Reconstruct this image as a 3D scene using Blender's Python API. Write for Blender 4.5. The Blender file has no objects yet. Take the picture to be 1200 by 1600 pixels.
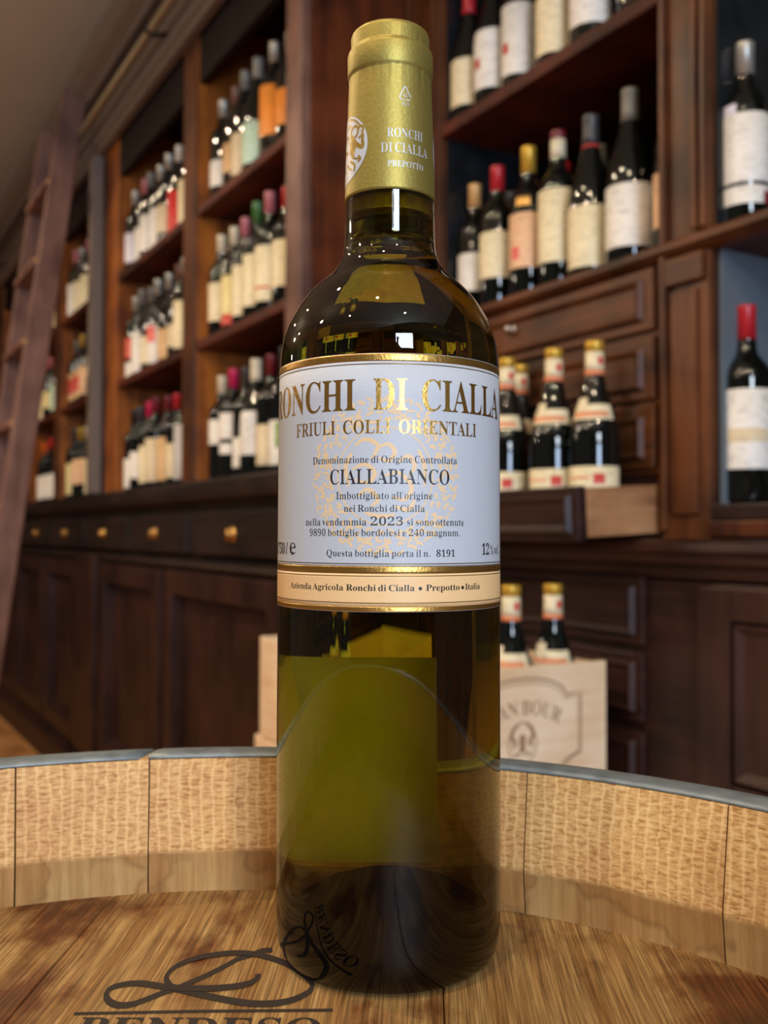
import bpy, bmesh, math, random
from mathutils import Vector, Matrix
from mathutils.geometry import interpolate_bezier

# ------------------------------------------------------------------ scene, camera, light, exposure
scn = bpy.context.scene
COL = scn.collection
R = math.radians
PI = math.pi
EYE = 0.98                                   # camera height above the floor
PITCH, ROLL, FPX = 0.0214, 0.0027, 1526.2
cam = bpy.data.cameras.new('camera')
cam.sensor_fit = 'VERTICAL'
cam.sensor_height = 36.0
cam.sensor_width = 27.0
cam.lens = FPX / 1600.0 * 36.0
cam.clip_start = 0.01
cam.clip_end = 60
cam.dof.use_dof = True
cam.dof.focus_distance = 0.295
cam.dof.aperture_fstop = 14.5
camo = bpy.data.objects.new('camera', cam)
COL.objects.link(camo)
_fw = Vector((0, math.cos(PITCH), math.sin(PITCH)))
_up0 = Vector((0, -math.sin(PITCH), math.cos(PITCH)))
_rt = Vector((1, 0, 0)) * math.cos(ROLL) + _up0 * math.sin(ROLL)
_up = -Vector((1, 0, 0)) * math.sin(ROLL) + _up0 * math.cos(ROLL)
camo.matrix_world = Matrix(((_rt.x, _up.x, -_fw.x, 0), (_rt.y, _up.y, -_fw.y, 0),
                            (_rt.z, _up.z, -_fw.z, EYE), (0, 0, 0, 1)))
scn.camera = camo

scn.view_settings.view_transform = 'Standard'
scn.view_settings.look = 'None'
scn.view_settings.gamma = 1.0
scn.view_settings.use_curve_mapping = False
scn.view_settings.exposure = 0.0
scn.cycles.max_bounces = 16
scn.cycles.transmission_bounces = 14
scn.cycles.glossy_bounces = 6
scn.cycles.diffuse_bounces = 4
scn.cycles.caustics_reflective = True
scn.cycles.caustics_refractive = True
scn.cycles.blur_glossy = 0.1
scn.cycles.sample_clamp_indirect = 6.0
scn.cycles.use_denoising = True

world = bpy.data.worlds.new('room_air')
scn.world = world
world.use_nodes = True
world.node_tree.nodes['Background'].inputs[0].default_value = (1.0, 0.90, 0.82, 1)
world.node_tree.nodes['Background'].inputs[1].default_value = 0.085

def area_light(name, loc, aim, sx, sy, power, color):
    l = bpy.data.lights.new(name, 'AREA')
    l.shape = 'RECTANGLE'
    l.size, l.size_y = sx, sy
    l.energy = power
    l.color = color
    o = bpy.data.objects.new(name, l)
    COL.objects.link(o)
    o.location = loc
    o.rotation_euler = (Vector(aim) - Vector(loc)).to_track_quat('-Z', 'Y').to_euler()
    return o

def lamp(name, loc, power, color, radius=0.025):
    """recessed downlight: a wide cone, nothing on the ceiling itself"""
    l = bpy.data.lights.new(name, 'SPOT')
    l.energy = power
    l.color = color
    l.spot_size = math.radians(156)
    l.spot_blend = 0.35
    l.shadow_soft_size = radius
    o = bpy.data.objects.new(name, l)
    COL.objects.link(o)
    o.location = loc
    return o

WARM = (1.0, 0.78, 0.54)
# daylight through the glazed shop door behind the photographer, to the right: door pane and fanlight
area_light('door_pane_daylight', (0.85, -2.85, 1.28), (-0.3, 0.8, 1.15), 1.0, 1.0, 88, (0.58, 0.74, 1.0))
area_light('fanlight_daylight', (0.85, -2.85, 2.30), (0.0, 0.4, 1.1), 1.0, 0.6, 56, (0.78, 0.89, 1.0))
# warm ceiling spots: a row along the shelving and a few over the middle of the shop
for x, y, z, p in [(-2.75, 3.35, 2.86, 52), (-1.95, 2.05, 2.86, 52), (-1.10, 0.85, 2.86, 46), (-0.30, -0.25, 2.86, 40), (0.55, -1.20, 2.86, 40),
                   (-1.5, -0.9, 2.86, 40), (-3.9, 2.3, 2.86, 44)]:
    lamp('ceiling_spot', (x, y, z), p, WARM)
# unseen fill lamps, added to brighten the ceiling, ladder and cornice
for x, y, z, p in [(-3.1, 2.3, 2.30, 24), (-4.6, 3.2, 2.25, 22), (-1.9, 0.2, 2.35, 14)]:
    l = bpy.data.lights.new('added_fill_lamp', 'POINT')
    l.energy, l.color, l.shadow_soft_size = p, (1.0, 0.84, 0.66), 0.05
    o = bpy.data.objects.new('added_fill_lamp', l)
    COL.objects.link(o)
    o.location = (x, y, z)

# ------------------------------------------------------------------ helpers: nodes and materials
def rgb(h):
    h = h.lstrip('#')
    v = [int(h[i:i + 2], 16) / 255.0 for i in (0, 2, 4)]
    return tuple([(c / 12.92 if c <= 0.04045 else ((c + 0.055) / 1.055) ** 2.4) for c in v] + [1.0])

MATS = {}
def mat_new(name):
    m = bpy.data.materials.new(name)
    m.use_nodes = True
    nt = m.node_tree
    return m, nt, nt.nodes['Principled BSDF']

def plain(name, color, rough=0.5, metal=0.0, coat=0.0, noise=0.06, nscale=60.0, bump=0.0, spec=0.5):
    """one colour with a little procedural mottling"""
    if name in MATS:
        return MATS[name]
    m, nt, b = mat_new(name)
    tc = nt.nodes.new('ShaderNodeTexCoord')
    nz = nt.nodes.new('ShaderNodeTexNoise')
    nz.inputs['Scale'].default_value = nscale
    nz.inputs['Detail'].default_value = 4
    nt.links.new(tc.outputs['Object'], nz.inputs['Vector'])
    mx = nt.nodes.new('ShaderNodeMix')
    mx.data_type = 'RGBA'
    c = Vector(color[:3])
    mx.inputs['A'].default_value = (*(c * (1 - noise * 2)), 1)
    mx.inputs['B'].default_value = (*[min(1, v) for v in c * (1 + noise * 2)], 1)
    nt.links.new(nz.outputs['Fac'], mx.inputs['Factor'])
    nt.links.new(mx.outputs['Result'], b.inputs['Base Color'])
    b.inputs['Roughness'].default_value = rough
    b.inputs['Metallic'].default_value = metal
    b.inputs['Coat Weight'].default_value = coat
    b.inputs['Specular IOR Level'].default_value = spec
    if bump:
        bp = nt.nodes.new('ShaderNodeBump')
        bp.inputs['Strength'].default_value = bump
        bp.inputs['Distance'].default_value = 0.001
        nt.links.new(nz.outputs['Fac'], bp.inputs['Height'])
        nt.links.new(bp.outputs['Normal'], b.inputs['Normal'])
    MATS[name] = m
    return m

def ramp(nt, stops):
    r = nt.nodes.new('ShaderNodeValToRGB')
    e = r.color_ramp.elements
    while len(e) < len(stops):
        e.new(0.5)
    for i, (p, c) in enumerate(stops):
        e[i].position = p
        e[i].color = c
    return r

def wood(name, dark, light, stretch, scale=1.0, rough=0.45, bump=0.12, coat=0.04, coord='Object', detail=6, extra=None, dist=0.0006):
    """grain: noise stretched along one axis. stretch = per axis frequency"""
    if name in MATS:
        return MATS[name]
    m, nt, b = mat_new(name)
    tc = nt.nodes.new('ShaderNodeTexCoord')
    mp = nt.nodes.new('ShaderNodeMapping')
    mp.inputs['Scale'].default_value = stretch
    oi = nt.nodes.new('ShaderNodeObjectInfo')
    vm = nt.nodes.new('ShaderNodeVectorMath')
    vm.operation = 'MULTIPLY_ADD'
    vm.inputs[1].default_value = (3.1, 5.3, 2.7)
    nt.links.new(oi.outputs['Random'], vm.inputs[0])
    nt.links.new(tc.outputs[coord], vm.inputs[2])
    nt.links.new(vm.outputs[0], mp.inputs['Vector'])
    n1 = nt.nodes.new('ShaderNodeTexNoise')
    n1.inputs['Scale'].default_value = scale
    n1.inputs['Detail'].default_value = detail
    n1.inputs['Roughness'].default_value = 0.62
    n1.inputs['Distortion'].default_value = 0.6
    nt.links.new(mp.outputs[0], n1.inputs['Vector'])
    n2 = nt.nodes.new('ShaderNodeTexNoise')
    n2.inputs['Scale'].default_value = 7.0
    n2.inputs['Detail'].default_value = 4
    nt.links.new(tc.outputs[coord], n2.inputs['Vector'])
    ad = nt.nodes.new('ShaderNodeMath')
    ad.operation = 'MULTIPLY_ADD'
    ad.inputs[1].default_value = 0.55
    nt.links.new(n2.outputs['Fac'], ad.inputs[0])
    sc = nt.nodes.new('ShaderNodeMath')
    sc.operation = 'MULTIPLY'
    sc.inputs[1].default_value = 0.5
    nt.links.new(n1.outputs['Fac'], sc.inputs[0])
    nt.links.new(sc.outputs[0], ad.inputs[2])
    rp = ramp(nt, [(0.38, dark), (0.64, light)])
    nt.links.new(ad.outputs[0], rp.inputs['Fac'])
    nt.links.new(rp.outputs['Color'], b.inputs['Base Color'])
    b.inputs['Roughness'].default_value = rough
    b.inputs['Coat Weight'].default_value = coat
    b.inputs['Coat Roughness'].default_value = 0.25
    b.inputs['Specular IOR Level'].default_value = 0.28
    bp = nt.nodes.new('ShaderNodeBump')
    bp.inputs['Strength'].default_value = bump
    bp.inputs['Distance'].default_value = dist
    nt.links.new(n1.outputs['Fac'], bp.inputs['Height'])
    nt.links.new(bp.outputs['Normal'], b.inputs['Normal'])
    MATS[name] = m
    return m

# ------------------------------------------------------------------ helpers: meshes
def mesh_of(name, verts, faces, smooth=False):
    me = bpy.data.meshes.new(name)
    me.from_pydata([tuple(v) for v in verts], [], faces)
    if smooth:
        me.polygons.foreach_set('use_smooth', [True] * len(me.polygons))
    me.update()
    return me

class MB:
    def __init__(s):
        s.v, s.f = [], []
    def add(s, v, f):
        o = len(s.v)
        s.v += [tuple(p) for p in v]
        s.f += [[i + o for i in q] for q in f]
        return s
    def box(s, x0, x1, y0, y1, z0, z1):
        v = [(x0, y0, z0), (x1, y0, z0), (x1, y1, z0), (x0, y1, z0), (x0, y0, z1), (x1, y0, z1), (x1, y1, z1), (x0, y1, z1)]
        return s.add(v, [(0, 3, 2, 1), (4, 5, 6, 7), (0, 1, 5, 4), (1, 2, 6, 5), (2, 3, 7, 6), (3, 0, 4, 7)])
    def lathe(s, prof, seg=32, a0=None, a1=None, centre=(0, 0)):
        """profile of (r, z); full turn, or an arc a0..a1 in degrees measured from -y towards +x"""
        full = a0 is None
        n = seg if full else seg + 1
        v, f = [], []
        for r, z in prof:
            for i in range(n):
                a = 2 * PI * i / seg if full else R(a0 + (a1 - a0) * i / seg)
                v.append((centre[0] + r * math.sin(a), centre[1] - r * math.cos(a), z))
        for k in range(len(prof) - 1):
            for i in range(seg):
                j = (i + 1) % n if full else i + 1
                f.append((k * n + i, k * n + j, (k + 1) * n + j, (k + 1) * n + i))
        if full:
            if prof[0][0] > 1e-6 and prof[0] != prof[-1]:
                f.append(list(range(n))[::-1])
            if prof[-1][0] > 1e-6 and prof[0] != prof[-1]:
                f.append([(len(prof) - 1) * n + i for i in range(n)])
        return s.add(v, f)
    def tube(s, pts, r, seg=10):
        pts = [Vector(p) for p in pts]
        v, f = [], []
        for i, p in enumerate(pts):
            t = (pts[min(i + 1, len(pts) - 1)] - pts[max(i - 1, 0)]).normalized()
            a = t.orthogonal().normalized() if abs(t.z) > 0.9 else t.cross(Vector((0, 0, 1))).normalized()
            b = t.cross(a)
            for k in range(seg):
                q = 2 * PI * k / seg
                v.append(p + a * (r * math.cos(q)) + b * (r * math.sin(q)))
        for i in range(len(pts) - 1):
            for k in range(seg):
                f.append((i * seg + k, i * seg + (k + 1) % seg, (i + 1) * seg + (k + 1) % seg, (i + 1) * seg + k))
        f.append(list(range(seg))[::-1])
        f.append([(len(pts) - 1) * seg + k for k in range(seg)])
        return s.add(v, f)
    def prism(s, poly, axis, a, b):
        """extrude a closed 2D polygon along an axis from a to b"""
        n = len(poly)
        def pt(p, t):
            return {'x': (t, p[0], p[1]), 'y': (p[0], t, p[1]), 'z': (p[0], p[1], t)}[axis]
        v = [pt(p, a) for p in poly] + [pt(p, b) for p in poly]
        f = [list(range(n))[::-1], [n + i for i in range(n)]] + [(i, (i + 1) % n, n + (i + 1) % n, n + i) for i in range(n)]
        return s.add(v, f)
    def build(s, name, mat, parent=None, bevel=0, smooth=False, loc=(0, 0, 0), rot=(0, 0, 0), seg=2):
        me = mesh_of(name, s.v, s.f, smooth)
        bm = bmesh.new()
        bm.from_mesh(me)
        bmesh.ops.remove_doubles(bm, verts=bm.verts, dist=1e-7)
        bmesh.ops.recalc_face_normals(bm, faces=bm.faces)
        bm.to_mesh(me)
        bm.free()
        return put(name, me, mat, parent, bevel, loc, rot, seg)

def put(name, me, mat, parent=None, bevel=0, loc=(0, 0, 0), rot=(0, 0, 0), seg=2):
    o = bpy.data.objects.new(name, me)
    COL.objects.link(o)
    if mat is not None:
        if not me.materials:
            me.materials.append(mat)
        else:
            o.material_slots[0].link = 'OBJECT'
            o.material_slots[0].material = mat
    o.parent = parent
    o.location = loc
    o.rotation_euler = rot
    if bevel:
        b = o.modifiers.new('bevel', 'BEVEL')
        b.width = bevel
        b.segments = seg
        b.limit_method = 'ANGLE'
        b.harden_normals = False
    return o

def tag(o, label=None, cat=None, group=None, kind=None):
    if label: o['label'] = label
    if cat: o['category'] = cat
    if group: o['group'] = group
    if kind: o['kind'] = kind
    return o

def thing(name, label, cat, loc=(0, 0, 0), rotz=0.0, group=None):
    o = bpy.data.objects.new(name, None)
    o.empty_display_size = 0.05
    COL.objects.link(o)
    o.location = loc
    o.rotation_euler = (0, 0, rotz)
    return tag(o, label, cat, group)

# wall frame: u runs along the shelving (to the right), v into it, z up; the camera stands over u = v = 0
CU, SU = 0.5037, -0.8639
WROT = math.atan2(SU, CU)
def W(u, v, z):
    return (u * CU - v * SU, u * SU + v * CU, z)

# ------------------------------------------------------------------ helpers: lettering
# outlines as plain numbers: advance width, then closed outlines x,y,x,y (cap height 228)
FONT = {}
FONT['B'] = {
    "'": [76,[29,153,22,240,54,240,47,153]],
    ',': [90,[14,-43,23,-1,31,39,62,39,64,35,61,23,57,10,52,-4,36,-43]],
    '.': [90,[45,-5,39,-4,35,-2,30,1,27,5,25,11,24,18,25,26,27,31,30,36,35,38,39,40,45,41,50,40,55,38,60,36,63,31,65,26,66,18,65,11,63,5,60,1,55,-2,50,-4]],
    '0': [188,[94,-3,75,-2,59,4,45,12,34,24,26,38,19,55,15,75,12,97,11,121,12,144,15,166,19,185,26,202,34,217,45,228,59,236,75,241,94,243,113,241,128,236,142,228,152,217,161,202,168,185,173,166,175,144,176,120,175,96,173,75,168,55,161,38,152,24,141,12,128,4,112,-2],[94,18,105,21,113,30,119,45,121,57,122,70,123,85,124,102,124,120,124,150,122,175,119,195,113,209,105,218,94,221,83,218,75,209,70,195,66,175,64,150,63,120,64,102,64,85,66,70,67,57,70,45,75,30,83,21]],
    '1': [188,[33,0,33,18,60,18,65,18,70,20,73,22,75,26,76,32,77,40,77,208,54,183,47,177,40,174,34,173,28,174,24,176,20,180,17,185,15,191,14,198,37,206,46,210,55,216,66,224,89,241,127,241,127,40,130,24,133,20,138,18,144,18,171,18,171,0]],
    '2': [188,[12,0,12,35,61,85,74,99,85,111,93,123,100,133,105,143,109,153,111,164,113,174,113,186,112,197,110,207,106,214,101,219,94,222,87,223,77,221,69,216,63,208,59,197,57,182,56,165,44,165,34,168,25,172,18,178,14,187,13,198,14,206,17,213,21,220,28,227,36,232,46,237,58,240,72,242,87,243,110,241,129,236,144,228,155,217,162,203,164,187,163,180,162,172,160,165,156,157,152,149,146,140,138,131,130,121,119,110,77,69,44,37,122,37,128,38,134,40,140,43,144,48,147,53,150,60,152,71,172,71,171,0]],
    '3': [188,[82,-3,66,-3,52,-1,40,2,31,7,23,12,17,17,13,24,10,30,9,37,10,45,13,51,18,56,24,60,31,62,38,63,39,50,43,39,49,31,58,25,68,21,79,20,86,21,93,22,100,25,106,28,111,33,115,40,118,48,120,58,121,70,119,82,115,92,107,101,97,108,84,112,69,113,48,113,48,134,70,134,83,136,94,140,102,148,108,158,111,170,112,184,112,195,109,204,105,212,100,218,93,221,85,223,77,222,71,219,66,215,63,210,60,203,58,196,56,171,43,171,32,174,24,178,17,184,13,191,12,200,14,212,20,222,31,231,45,238,64,242,86,243,109,242,127,237,143,229,155,218,162,205,164,188,162,174,157,162,149,151,138,141,126,134,112,128,121,126,131,123,140,119,148,114,156,108,163,101,168,92,171,81,172,69,171,56,169,45,165,35,159,26,152,19,144,12,135,7,126,3,115,0,104,-2,93,-3]],
    '4': [188,[60,0,60,18,70,18,77,18,84,20,89,22,94,26,96,33,97,42,97,62,4,62,4,83,100,240,146,240,146,85,181,85,181,62,146,62,146,42,147,33,150,26,154,22,160,20,167,18,174,18,178,18,178,0],[28,85,97,85,97,143,98,175,100,208,95,197,87,183,79,169,73,160]],
    '5': [188,[82,-3,67,-3,53,-1,42,3,33,7,26,12,20,18,16,24,14,30,13,37,14,44,17,50,21,55,26,58,33,60,40,60,44,42,47,36,51,31,55,26,61,23,69,21,77,20,84,21,91,22,98,25,104,29,109,35,113,42,116,50,118,61,119,74,117,89,113,102,107,111,98,118,86,122,73,124,52,122,36,118,20,124,31,240,158,240,160,179,140,179,138,190,133,199,122,203,52,203,47,141,63,144,84,146,108,144,129,138,146,128,159,114,167,96,170,74,169,60,166,48,162,37,156,28,149,20,141,14,132,8,123,4,113,1,103,-2,92,-3]],
    '6': [188,[98,-3,82,-2,68,2,55,9,43,19,33,31,26,47,20,65,16,86,15,111,16,129,18,146,21,163,26,178,31,192,39,205,47,216,57,225,69,233,81,239,95,242,111,243,124,243,136,241,146,238,153,234,160,230,164,224,168,219,170,213,170,206,169,200,166,193,161,188,154,183,143,181,130,180,128,200,122,217,118,220,113,223,108,223,95,221,85,213,76,200,69,183,65,161,62,135,80,143,89,145,98,147,109,147,128,145,144,139,158,129,168,115,174,98,176,78,174,55,167,36,156,19,141,7,122,-1],[99,19,107,20,114,25,120,32,124,43,126,57,127,74,126,91,124,104,119,114,113,121,105,125,96,127,90,126,84,124,77,121,62,110,64,81,67,58,73,40,81,28,90,21]],
    '7': [188,[55,0,145,203,56,203,46,201,40,196,37,186,35,169,15,169,16,240,177,240,177,223,84,0]],
    '8': [188,[92,-3,74,-2,59,1,46,5,35,12,26,20,19,29,14,39,11,50,10,61,12,75,16,87,24,97,34,105,46,114,59,121,47,129,37,138,29,148,23,158,19,170,18,182,19,192,21,202,25,212,31,220,39,228,50,234,62,239,78,242,96,243,117,241,135,236,149,226,159,214,165,200,167,184,166,172,162,161,155,152,146,145,135,137,122,130,140,120,154,110,165,100,172,89,176,77,178,63,175,44,168,28,155,14,138,4,117,-1],[101,141,109,146,115,152,119,158,122,166,124,175,125,185,121,203,119,209,115,214,111,218,106,221,100,223,94,224,85,222,78,219,73,213,68,205,66,196,65,186,66,175,69,166,75,159,82,153,91,147],[93,16,104,17,113,21,121,28,126,36,130,46,131,58,130,68,126,77,119,85,110,92,98,100,82,108,75,102,68,96,63,89,59,81,56,71,55,60,57,48,60,37,66,28,74,21,83,17]],
    '9': [188,[76,-3,64,-3,53,-1,44,2,37,6,31,11,27,16,24,22,22,28,21,35,25,47,38,54,41,44,46,36,52,28,59,22,68,19,78,18,94,22,106,33,116,53,122,80,125,115,120,109,113,104,106,99,98,95,88,93,78,92,59,94,44,100,30,110,20,124,14,141,12,162,13,177,16,191,21,204,28,216,37,225,48,233,60,239,73,242,89,243,104,242,119,238,132,231,144,222,154,210,162,195,168,177,171,155,173,130,172,112,170,95,167,78,163,63,157,49,150,36,142,24,132,15,120,7,107,1,93,-2],[92,117,99,117,106,119,112,123,117,127,122,133,125,139,124,165,121,186,116,201,109,212,100,218,91,221,82,219,74,214,68,206,64,195,61,181,60,164,64,138,74,122]],
    'A': [218,[-4,0,-4,9,2,10,7,12,12,15,16,20,20,28,25,37,103,233,112,233,192,43,197,32,201,24,206,17,210,13,215,10,222,9,222,0,115,0,115,9,130,11,139,15,142,23,136,41,126,66,52,66,39,35,38,29,37,24,40,16,48,11,62,9,64,9,64,0],[57,80,121,80,88,160]],
    'B': [221,[8,0,8,9,18,10,26,12,31,16,35,22,37,30,37,41,37,184,37,193,36,200,35,206,32,211,29,214,26,216,8,219,8,228,110,228,142,226,166,219,184,209,195,194,198,175,196,160,189,147,178,137,163,129,143,124,167,117,186,108,199,97,207,83,209,66,207,47,199,30,186,17,168,8,145,2,119,0],[91,126,94,126,110,127,123,130,132,136,138,145,141,157,142,173,142,186,139,198,135,206,128,212,119,216,108,217,101,216,97,215,94,212,91,195],[111,12,124,13,134,18,142,25,146,34,149,48,150,64,149,81,145,94,139,104,129,110,116,114,99,116,91,116,91,33,91,26,93,20,95,17,99,14,104,13]],
    'C': [234,[128,-5,107,-4,87,1,69,10,53,21,39,36,28,52,20,71,15,92,13,114,15,136,20,157,28,175,39,192,53,206,69,217,88,226,108,231,130,233,146,231,164,227,184,220,194,218,201,219,206,224,210,233,218,233,218,154,210,154,201,173,191,190,178,203,164,214,149,220,133,222,111,217,94,204,82,183,74,152,72,113,75,77,83,48,96,28,115,16,139,12,152,13,166,16,179,22,192,30,203,41,214,53,224,44,209,26,192,13,173,3,152,-3]],
    'D': [248,[10,0,10,9,19,10,27,12,31,15,34,20,36,27,37,37,37,187,36,199,34,207,30,213,25,217,17,219,7,219,7,228,111,228,134,226,155,223,173,217,189,209,203,198,214,185,223,170,229,154,233,135,234,114,229,73,215,41,191,18,157,5,114,0],[111,12,131,15,147,23,160,37,165,49,170,62,173,77,175,95,175,115,173,151,165,180,152,200,134,213,111,217,104,216,98,214,95,212,93,207,91,201,91,192,91,36,91,28,93,21,95,17,98,14,104,13]],
    'E': [221,[7,0,7,8,18,9,26,11,31,15,35,20,37,28,38,39,38,184,37,197,35,207,31,213,26,216,18,219,8,219,8,228,199,228,199,160,192,160,188,179,180,193,170,203,156,210,138,214,116,215,100,214,93,208,91,194,91,123,97,123,110,124,121,128,130,134,136,144,141,157,144,173,152,173,152,59,144,59,142,72,140,82,137,91,132,98,127,103,120,107,113,109,103,111,93,111,91,111,91,34,92,26,93,21,96,17,100,15,107,14,115,14,131,14,145,16,157,19,167,24,177,30,185,37,193,47,200,58,206,72,215,72,201,0]],
    'F': [202,[8,0,8,9,18,10,26,13,31,17,35,23,37,31,37,42,37,187,37,198,34,206,31,212,25,215,17,218,7,219,7,228,197,228,197,160,189,160,186,173,182,184,178,193,172,200,164,206,155,210,144,213,130,215,115,216,100,215,93,211,91,199,91,124,95,124,109,125,120,129,128,135,134,145,139,157,142,173,151,173,151,59,142,59,139,77,135,91,128,100,120,107,108,111,94,112,91,112,91,40,94,21,96,17,100,14,105,12,111,10,119,9,128,9,128,0]],
    'G': [254,[134,-5,111,-3,90,2,71,10,54,21,40,35,29,51,20,70,15,91,14,115,15,137,20,157,29,176,40,192,54,206,70,218,88,226,107,231,129,233,146,231,165,227,185,220,194,218,203,221,210,233,219,233,219,154,210,154,205,167,198,179,191,189,183,199,174,207,165,213,155,218,144,221,134,222,112,217,95,204,83,183,75,153,73,114,74,94,76,76,79,60,84,46,90,34,103,19,119,9,138,6,149,7,158,10,164,14,168,19,170,27,171,36,171,64,171,73,168,80,165,85,159,88,150,90,138,91,138,99,250,99,250,91,240,90,233,88,228,85,225,81,224,74,223,64,223,14,205,7,188,2,170,-2,152,-4]],
    'H': [262,[8,0,8,9,18,10,26,12,31,16,35,21,37,30,37,40,37,189,37,199,35,207,31,212,26,216,18,218,8,219,8,228,121,228,121,219,102,216,93,208,91,189,91,125,171,125,171,189,169,208,160,216,141,219,141,228,254,228,254,219,243,218,235,215,230,212,227,207,225,199,225,189,225,40,225,30,227,22,231,16,236,12,243,10,254,9,254,0,141,0,141,9,151,10,159,12,165,15,168,21,170,29,171,40,171,110,91,110,91,40,92,30,94,21,97,16,102,12,110,10,121,9,121,0]],
    'I': [130,[7,0,7,9,17,10,25,13,31,16,34,21,37,28,38,38,38,193,37,203,35,209,32,214,26,217,18,218,7,219,7,228,122,228,122,219,112,218,103,217,98,214,94,209,92,203,91,193,91,39,94,22,103,13,123,9,123,0]],
    'J': [165,[54,-33,44,-32,34,-30,26,-27,18,-23,11,-17,6,-11,2,-4,-1,3,-2,11,-1,19,1,25,5,30,10,34,16,37,22,37,29,37,35,34,40,31,43,26,46,20,46,14,42,-1,38,-10,40,-16,45,-19,52,-20,60,-19,65,-17,69,-12,72,-6,73,1,74,11,74,183,71,204,69,209,66,212,61,215,55,217,48,218,40,219,40,228,157,228,157,219,138,215,135,213,132,210,130,205,128,183,128,44,125,17,116,-5,101,-20,81,-29]],
    'K': [255,[8,0,8,9,18,10,26,12,32,16,35,21,37,30,38,40,38,189,37,199,35,207,31,212,26,216,18,218,8,219,8,228,121,228,121,219,102,216,94,208,91,189,91,117,161,187,168,195,173,203,174,209,171,215,161,218,145,219,145,228,243,228,243,219,238,219,227,218,214,213,201,205,187,194,172,180,135,142,232,23,243,12,260,9,260,0,140,0,140,9,153,9,161,10,167,17,166,21,163,26,158,33,100,107,91,99,91,40,92,30,94,21,97,16,103,12,111,10,121,9,121,0]],
    'L': [213,[8,0,8,9,18,10,26,12,31,16,35,21,37,30,37,40,37,189,37,199,35,207,31,212,26,216,18,218,8,219,8,228,125,228,125,219,104,217,100,215,96,212,94,208,91,189,91,41,93,24,100,16,117,14,132,14,146,16,157,20,168,25,177,31,185,40,192,50,199,63,204,77,214,77,201,0]],
    'M': [317,[7,0,7,9,17,10,25,12,31,16,35,21,37,29,38,40,38,191,35,208,26,216,7,219,7,228,92,228,158,71,225,228,309,228,309,219,299,218,292,215,286,212,283,206,281,199,280,189,280,43,282,21,284,17,287,14,291,12,308,9,308,0,198,0,198,9,216,12,220,15,223,18,225,22,227,42,227,199,144,0,135,0,53,194,53,40,54,29,56,20,60,15,66,11,74,9,85,9,85,0]],
    'N': [247,[201,-5,53,175,53,39,54,29,56,21,59,15,65,12,73,10,83,9,83,0,9,0,9,9,27,12,36,21,38,39,38,194,18,217,9,219,9,228,78,228,195,84,195,189,193,207,184,216,166,219,166,228,240,228,240,219,229,218,222,216,217,212,213,207,212,199,211,188,211,-5]],
    'O': [263,[130,-5,114,-4,99,-1,84,4,71,11,58,19,47,29,37,40,29,53,22,67,18,82,15,97,14,114,15,130,18,146,22,161,29,175,37,187,47,199,59,209,71,217,85,224,100,229,116,232,133,233,149,232,164,229,179,224,192,217,204,209,216,199,225,188,234,175,240,162,245,147,248,131,249,114,248,97,245,82,240,67,234,53,225,40,215,29,204,19,191,11,177,4,163,-1,147,-4],[132,6,153,10,169,23,181,45,187,75,190,114,189,134,187,152,184,168,180,182,174,194,162,209,147,219,130,222,109,217,93,204,82,183,75,153,73,114,73,94,75,76,78,60,83,46,89,34,101,18,115,9]],
    'P': [209,[8,0,8,9,18,10,26,12,31,16,35,21,37,30,37,40,37,189,37,199,35,207,31,212,26,216,18,218,8,219,8,228,107,228,133,227,153,224,168,220,178,214,187,207,195,199,200,189,203,178,204,166,202,148,195,133,183,120,167,110,146,105,121,103,91,103,91,40,92,30,94,21,97,16,102,12,110,10,121,9,121,0],[91,115,101,115,116,116,127,120,136,126,142,136,145,148,146,165,145,180,142,193,138,203,130,210,121,214,108,216,95,212,91,199]],
    'Q': [263,[189,-58,163,-55,141,-49,122,-37,106,-21,93,0,78,6,63,15,51,25,40,37,31,50,23,64,18,80,15,97,14,114,15,130,18,146,22,161,29,175,37,187,47,199,59,209,71,217,85,224,100,229,116,232,133,233,149,232,164,229,179,224,192,217,204,209,216,199,225,188,234,175,240,162,245,147,248,131,249,114,247,88,239,64,227,43,217,31,206,21,194,13,180,6,165,0,180,-22,199,-36,222,-40,230,-40,237,-39,246,-37,247,-46,227,-53,208,-56],[133,6,153,10,169,23,181,45,188,75,190,114,189,134,187,152,184,168,180,182,174,194,162,209,147,219,130,222,109,217,93,204,82,183,75,153,73,114,73,94,75,76,78,60,83,46,89,34,101,18,116,9]],
    'R': [236,[8,0,8,9,18,10,26,12,31,16,35,21,37,30,37,40,37,189,37,199,35,207,31,212,26,216,18,218,8,219,8,228,108,228,128,227,145,225,160,222,173,218,184,213,197,201,206,186,209,167,206,152,200,138,190,127,176,118,157,112,216,25,226,13,239,9,240,9,240,0,169,0,101,106,91,106,91,40,92,30,94,21,97,16,102,12,110,10,121,9,121,0],[91,117,102,117,118,118,130,122,140,129,146,139,150,152,152,168,147,194,134,210,112,216,104,215,99,214,95,211,93,207,91,201,91,193]],
    'S': [195,[21,-5,21,79,31,79,38,57,46,39,56,25,68,15,82,9,98,7,110,9,120,12,128,18,135,26,138,35,139,45,136,58,127,70,112,80,81,95,64,105,49,116,38,126,31,138,26,151,25,166,26,179,29,191,34,201,40,211,48,218,58,225,68,229,80,232,92,233,115,231,141,224,146,223,150,222,155,223,158,227,160,233,170,233,170,160,161,160,157,172,153,182,147,192,140,201,132,208,124,214,115,219,106,221,97,222,86,221,77,218,70,213,64,207,61,199,60,190,61,182,64,175,69,168,75,162,84,157,94,151,127,136,139,130,150,123,159,117,166,109,171,102,175,94,178,86,179,76,180,66,179,53,175,40,169,29,162,19,152,11,140,4,127,-1,112,-4,96,-5,79,-4,63,0,49,5,42,6,35,4,31,-5]],
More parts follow.
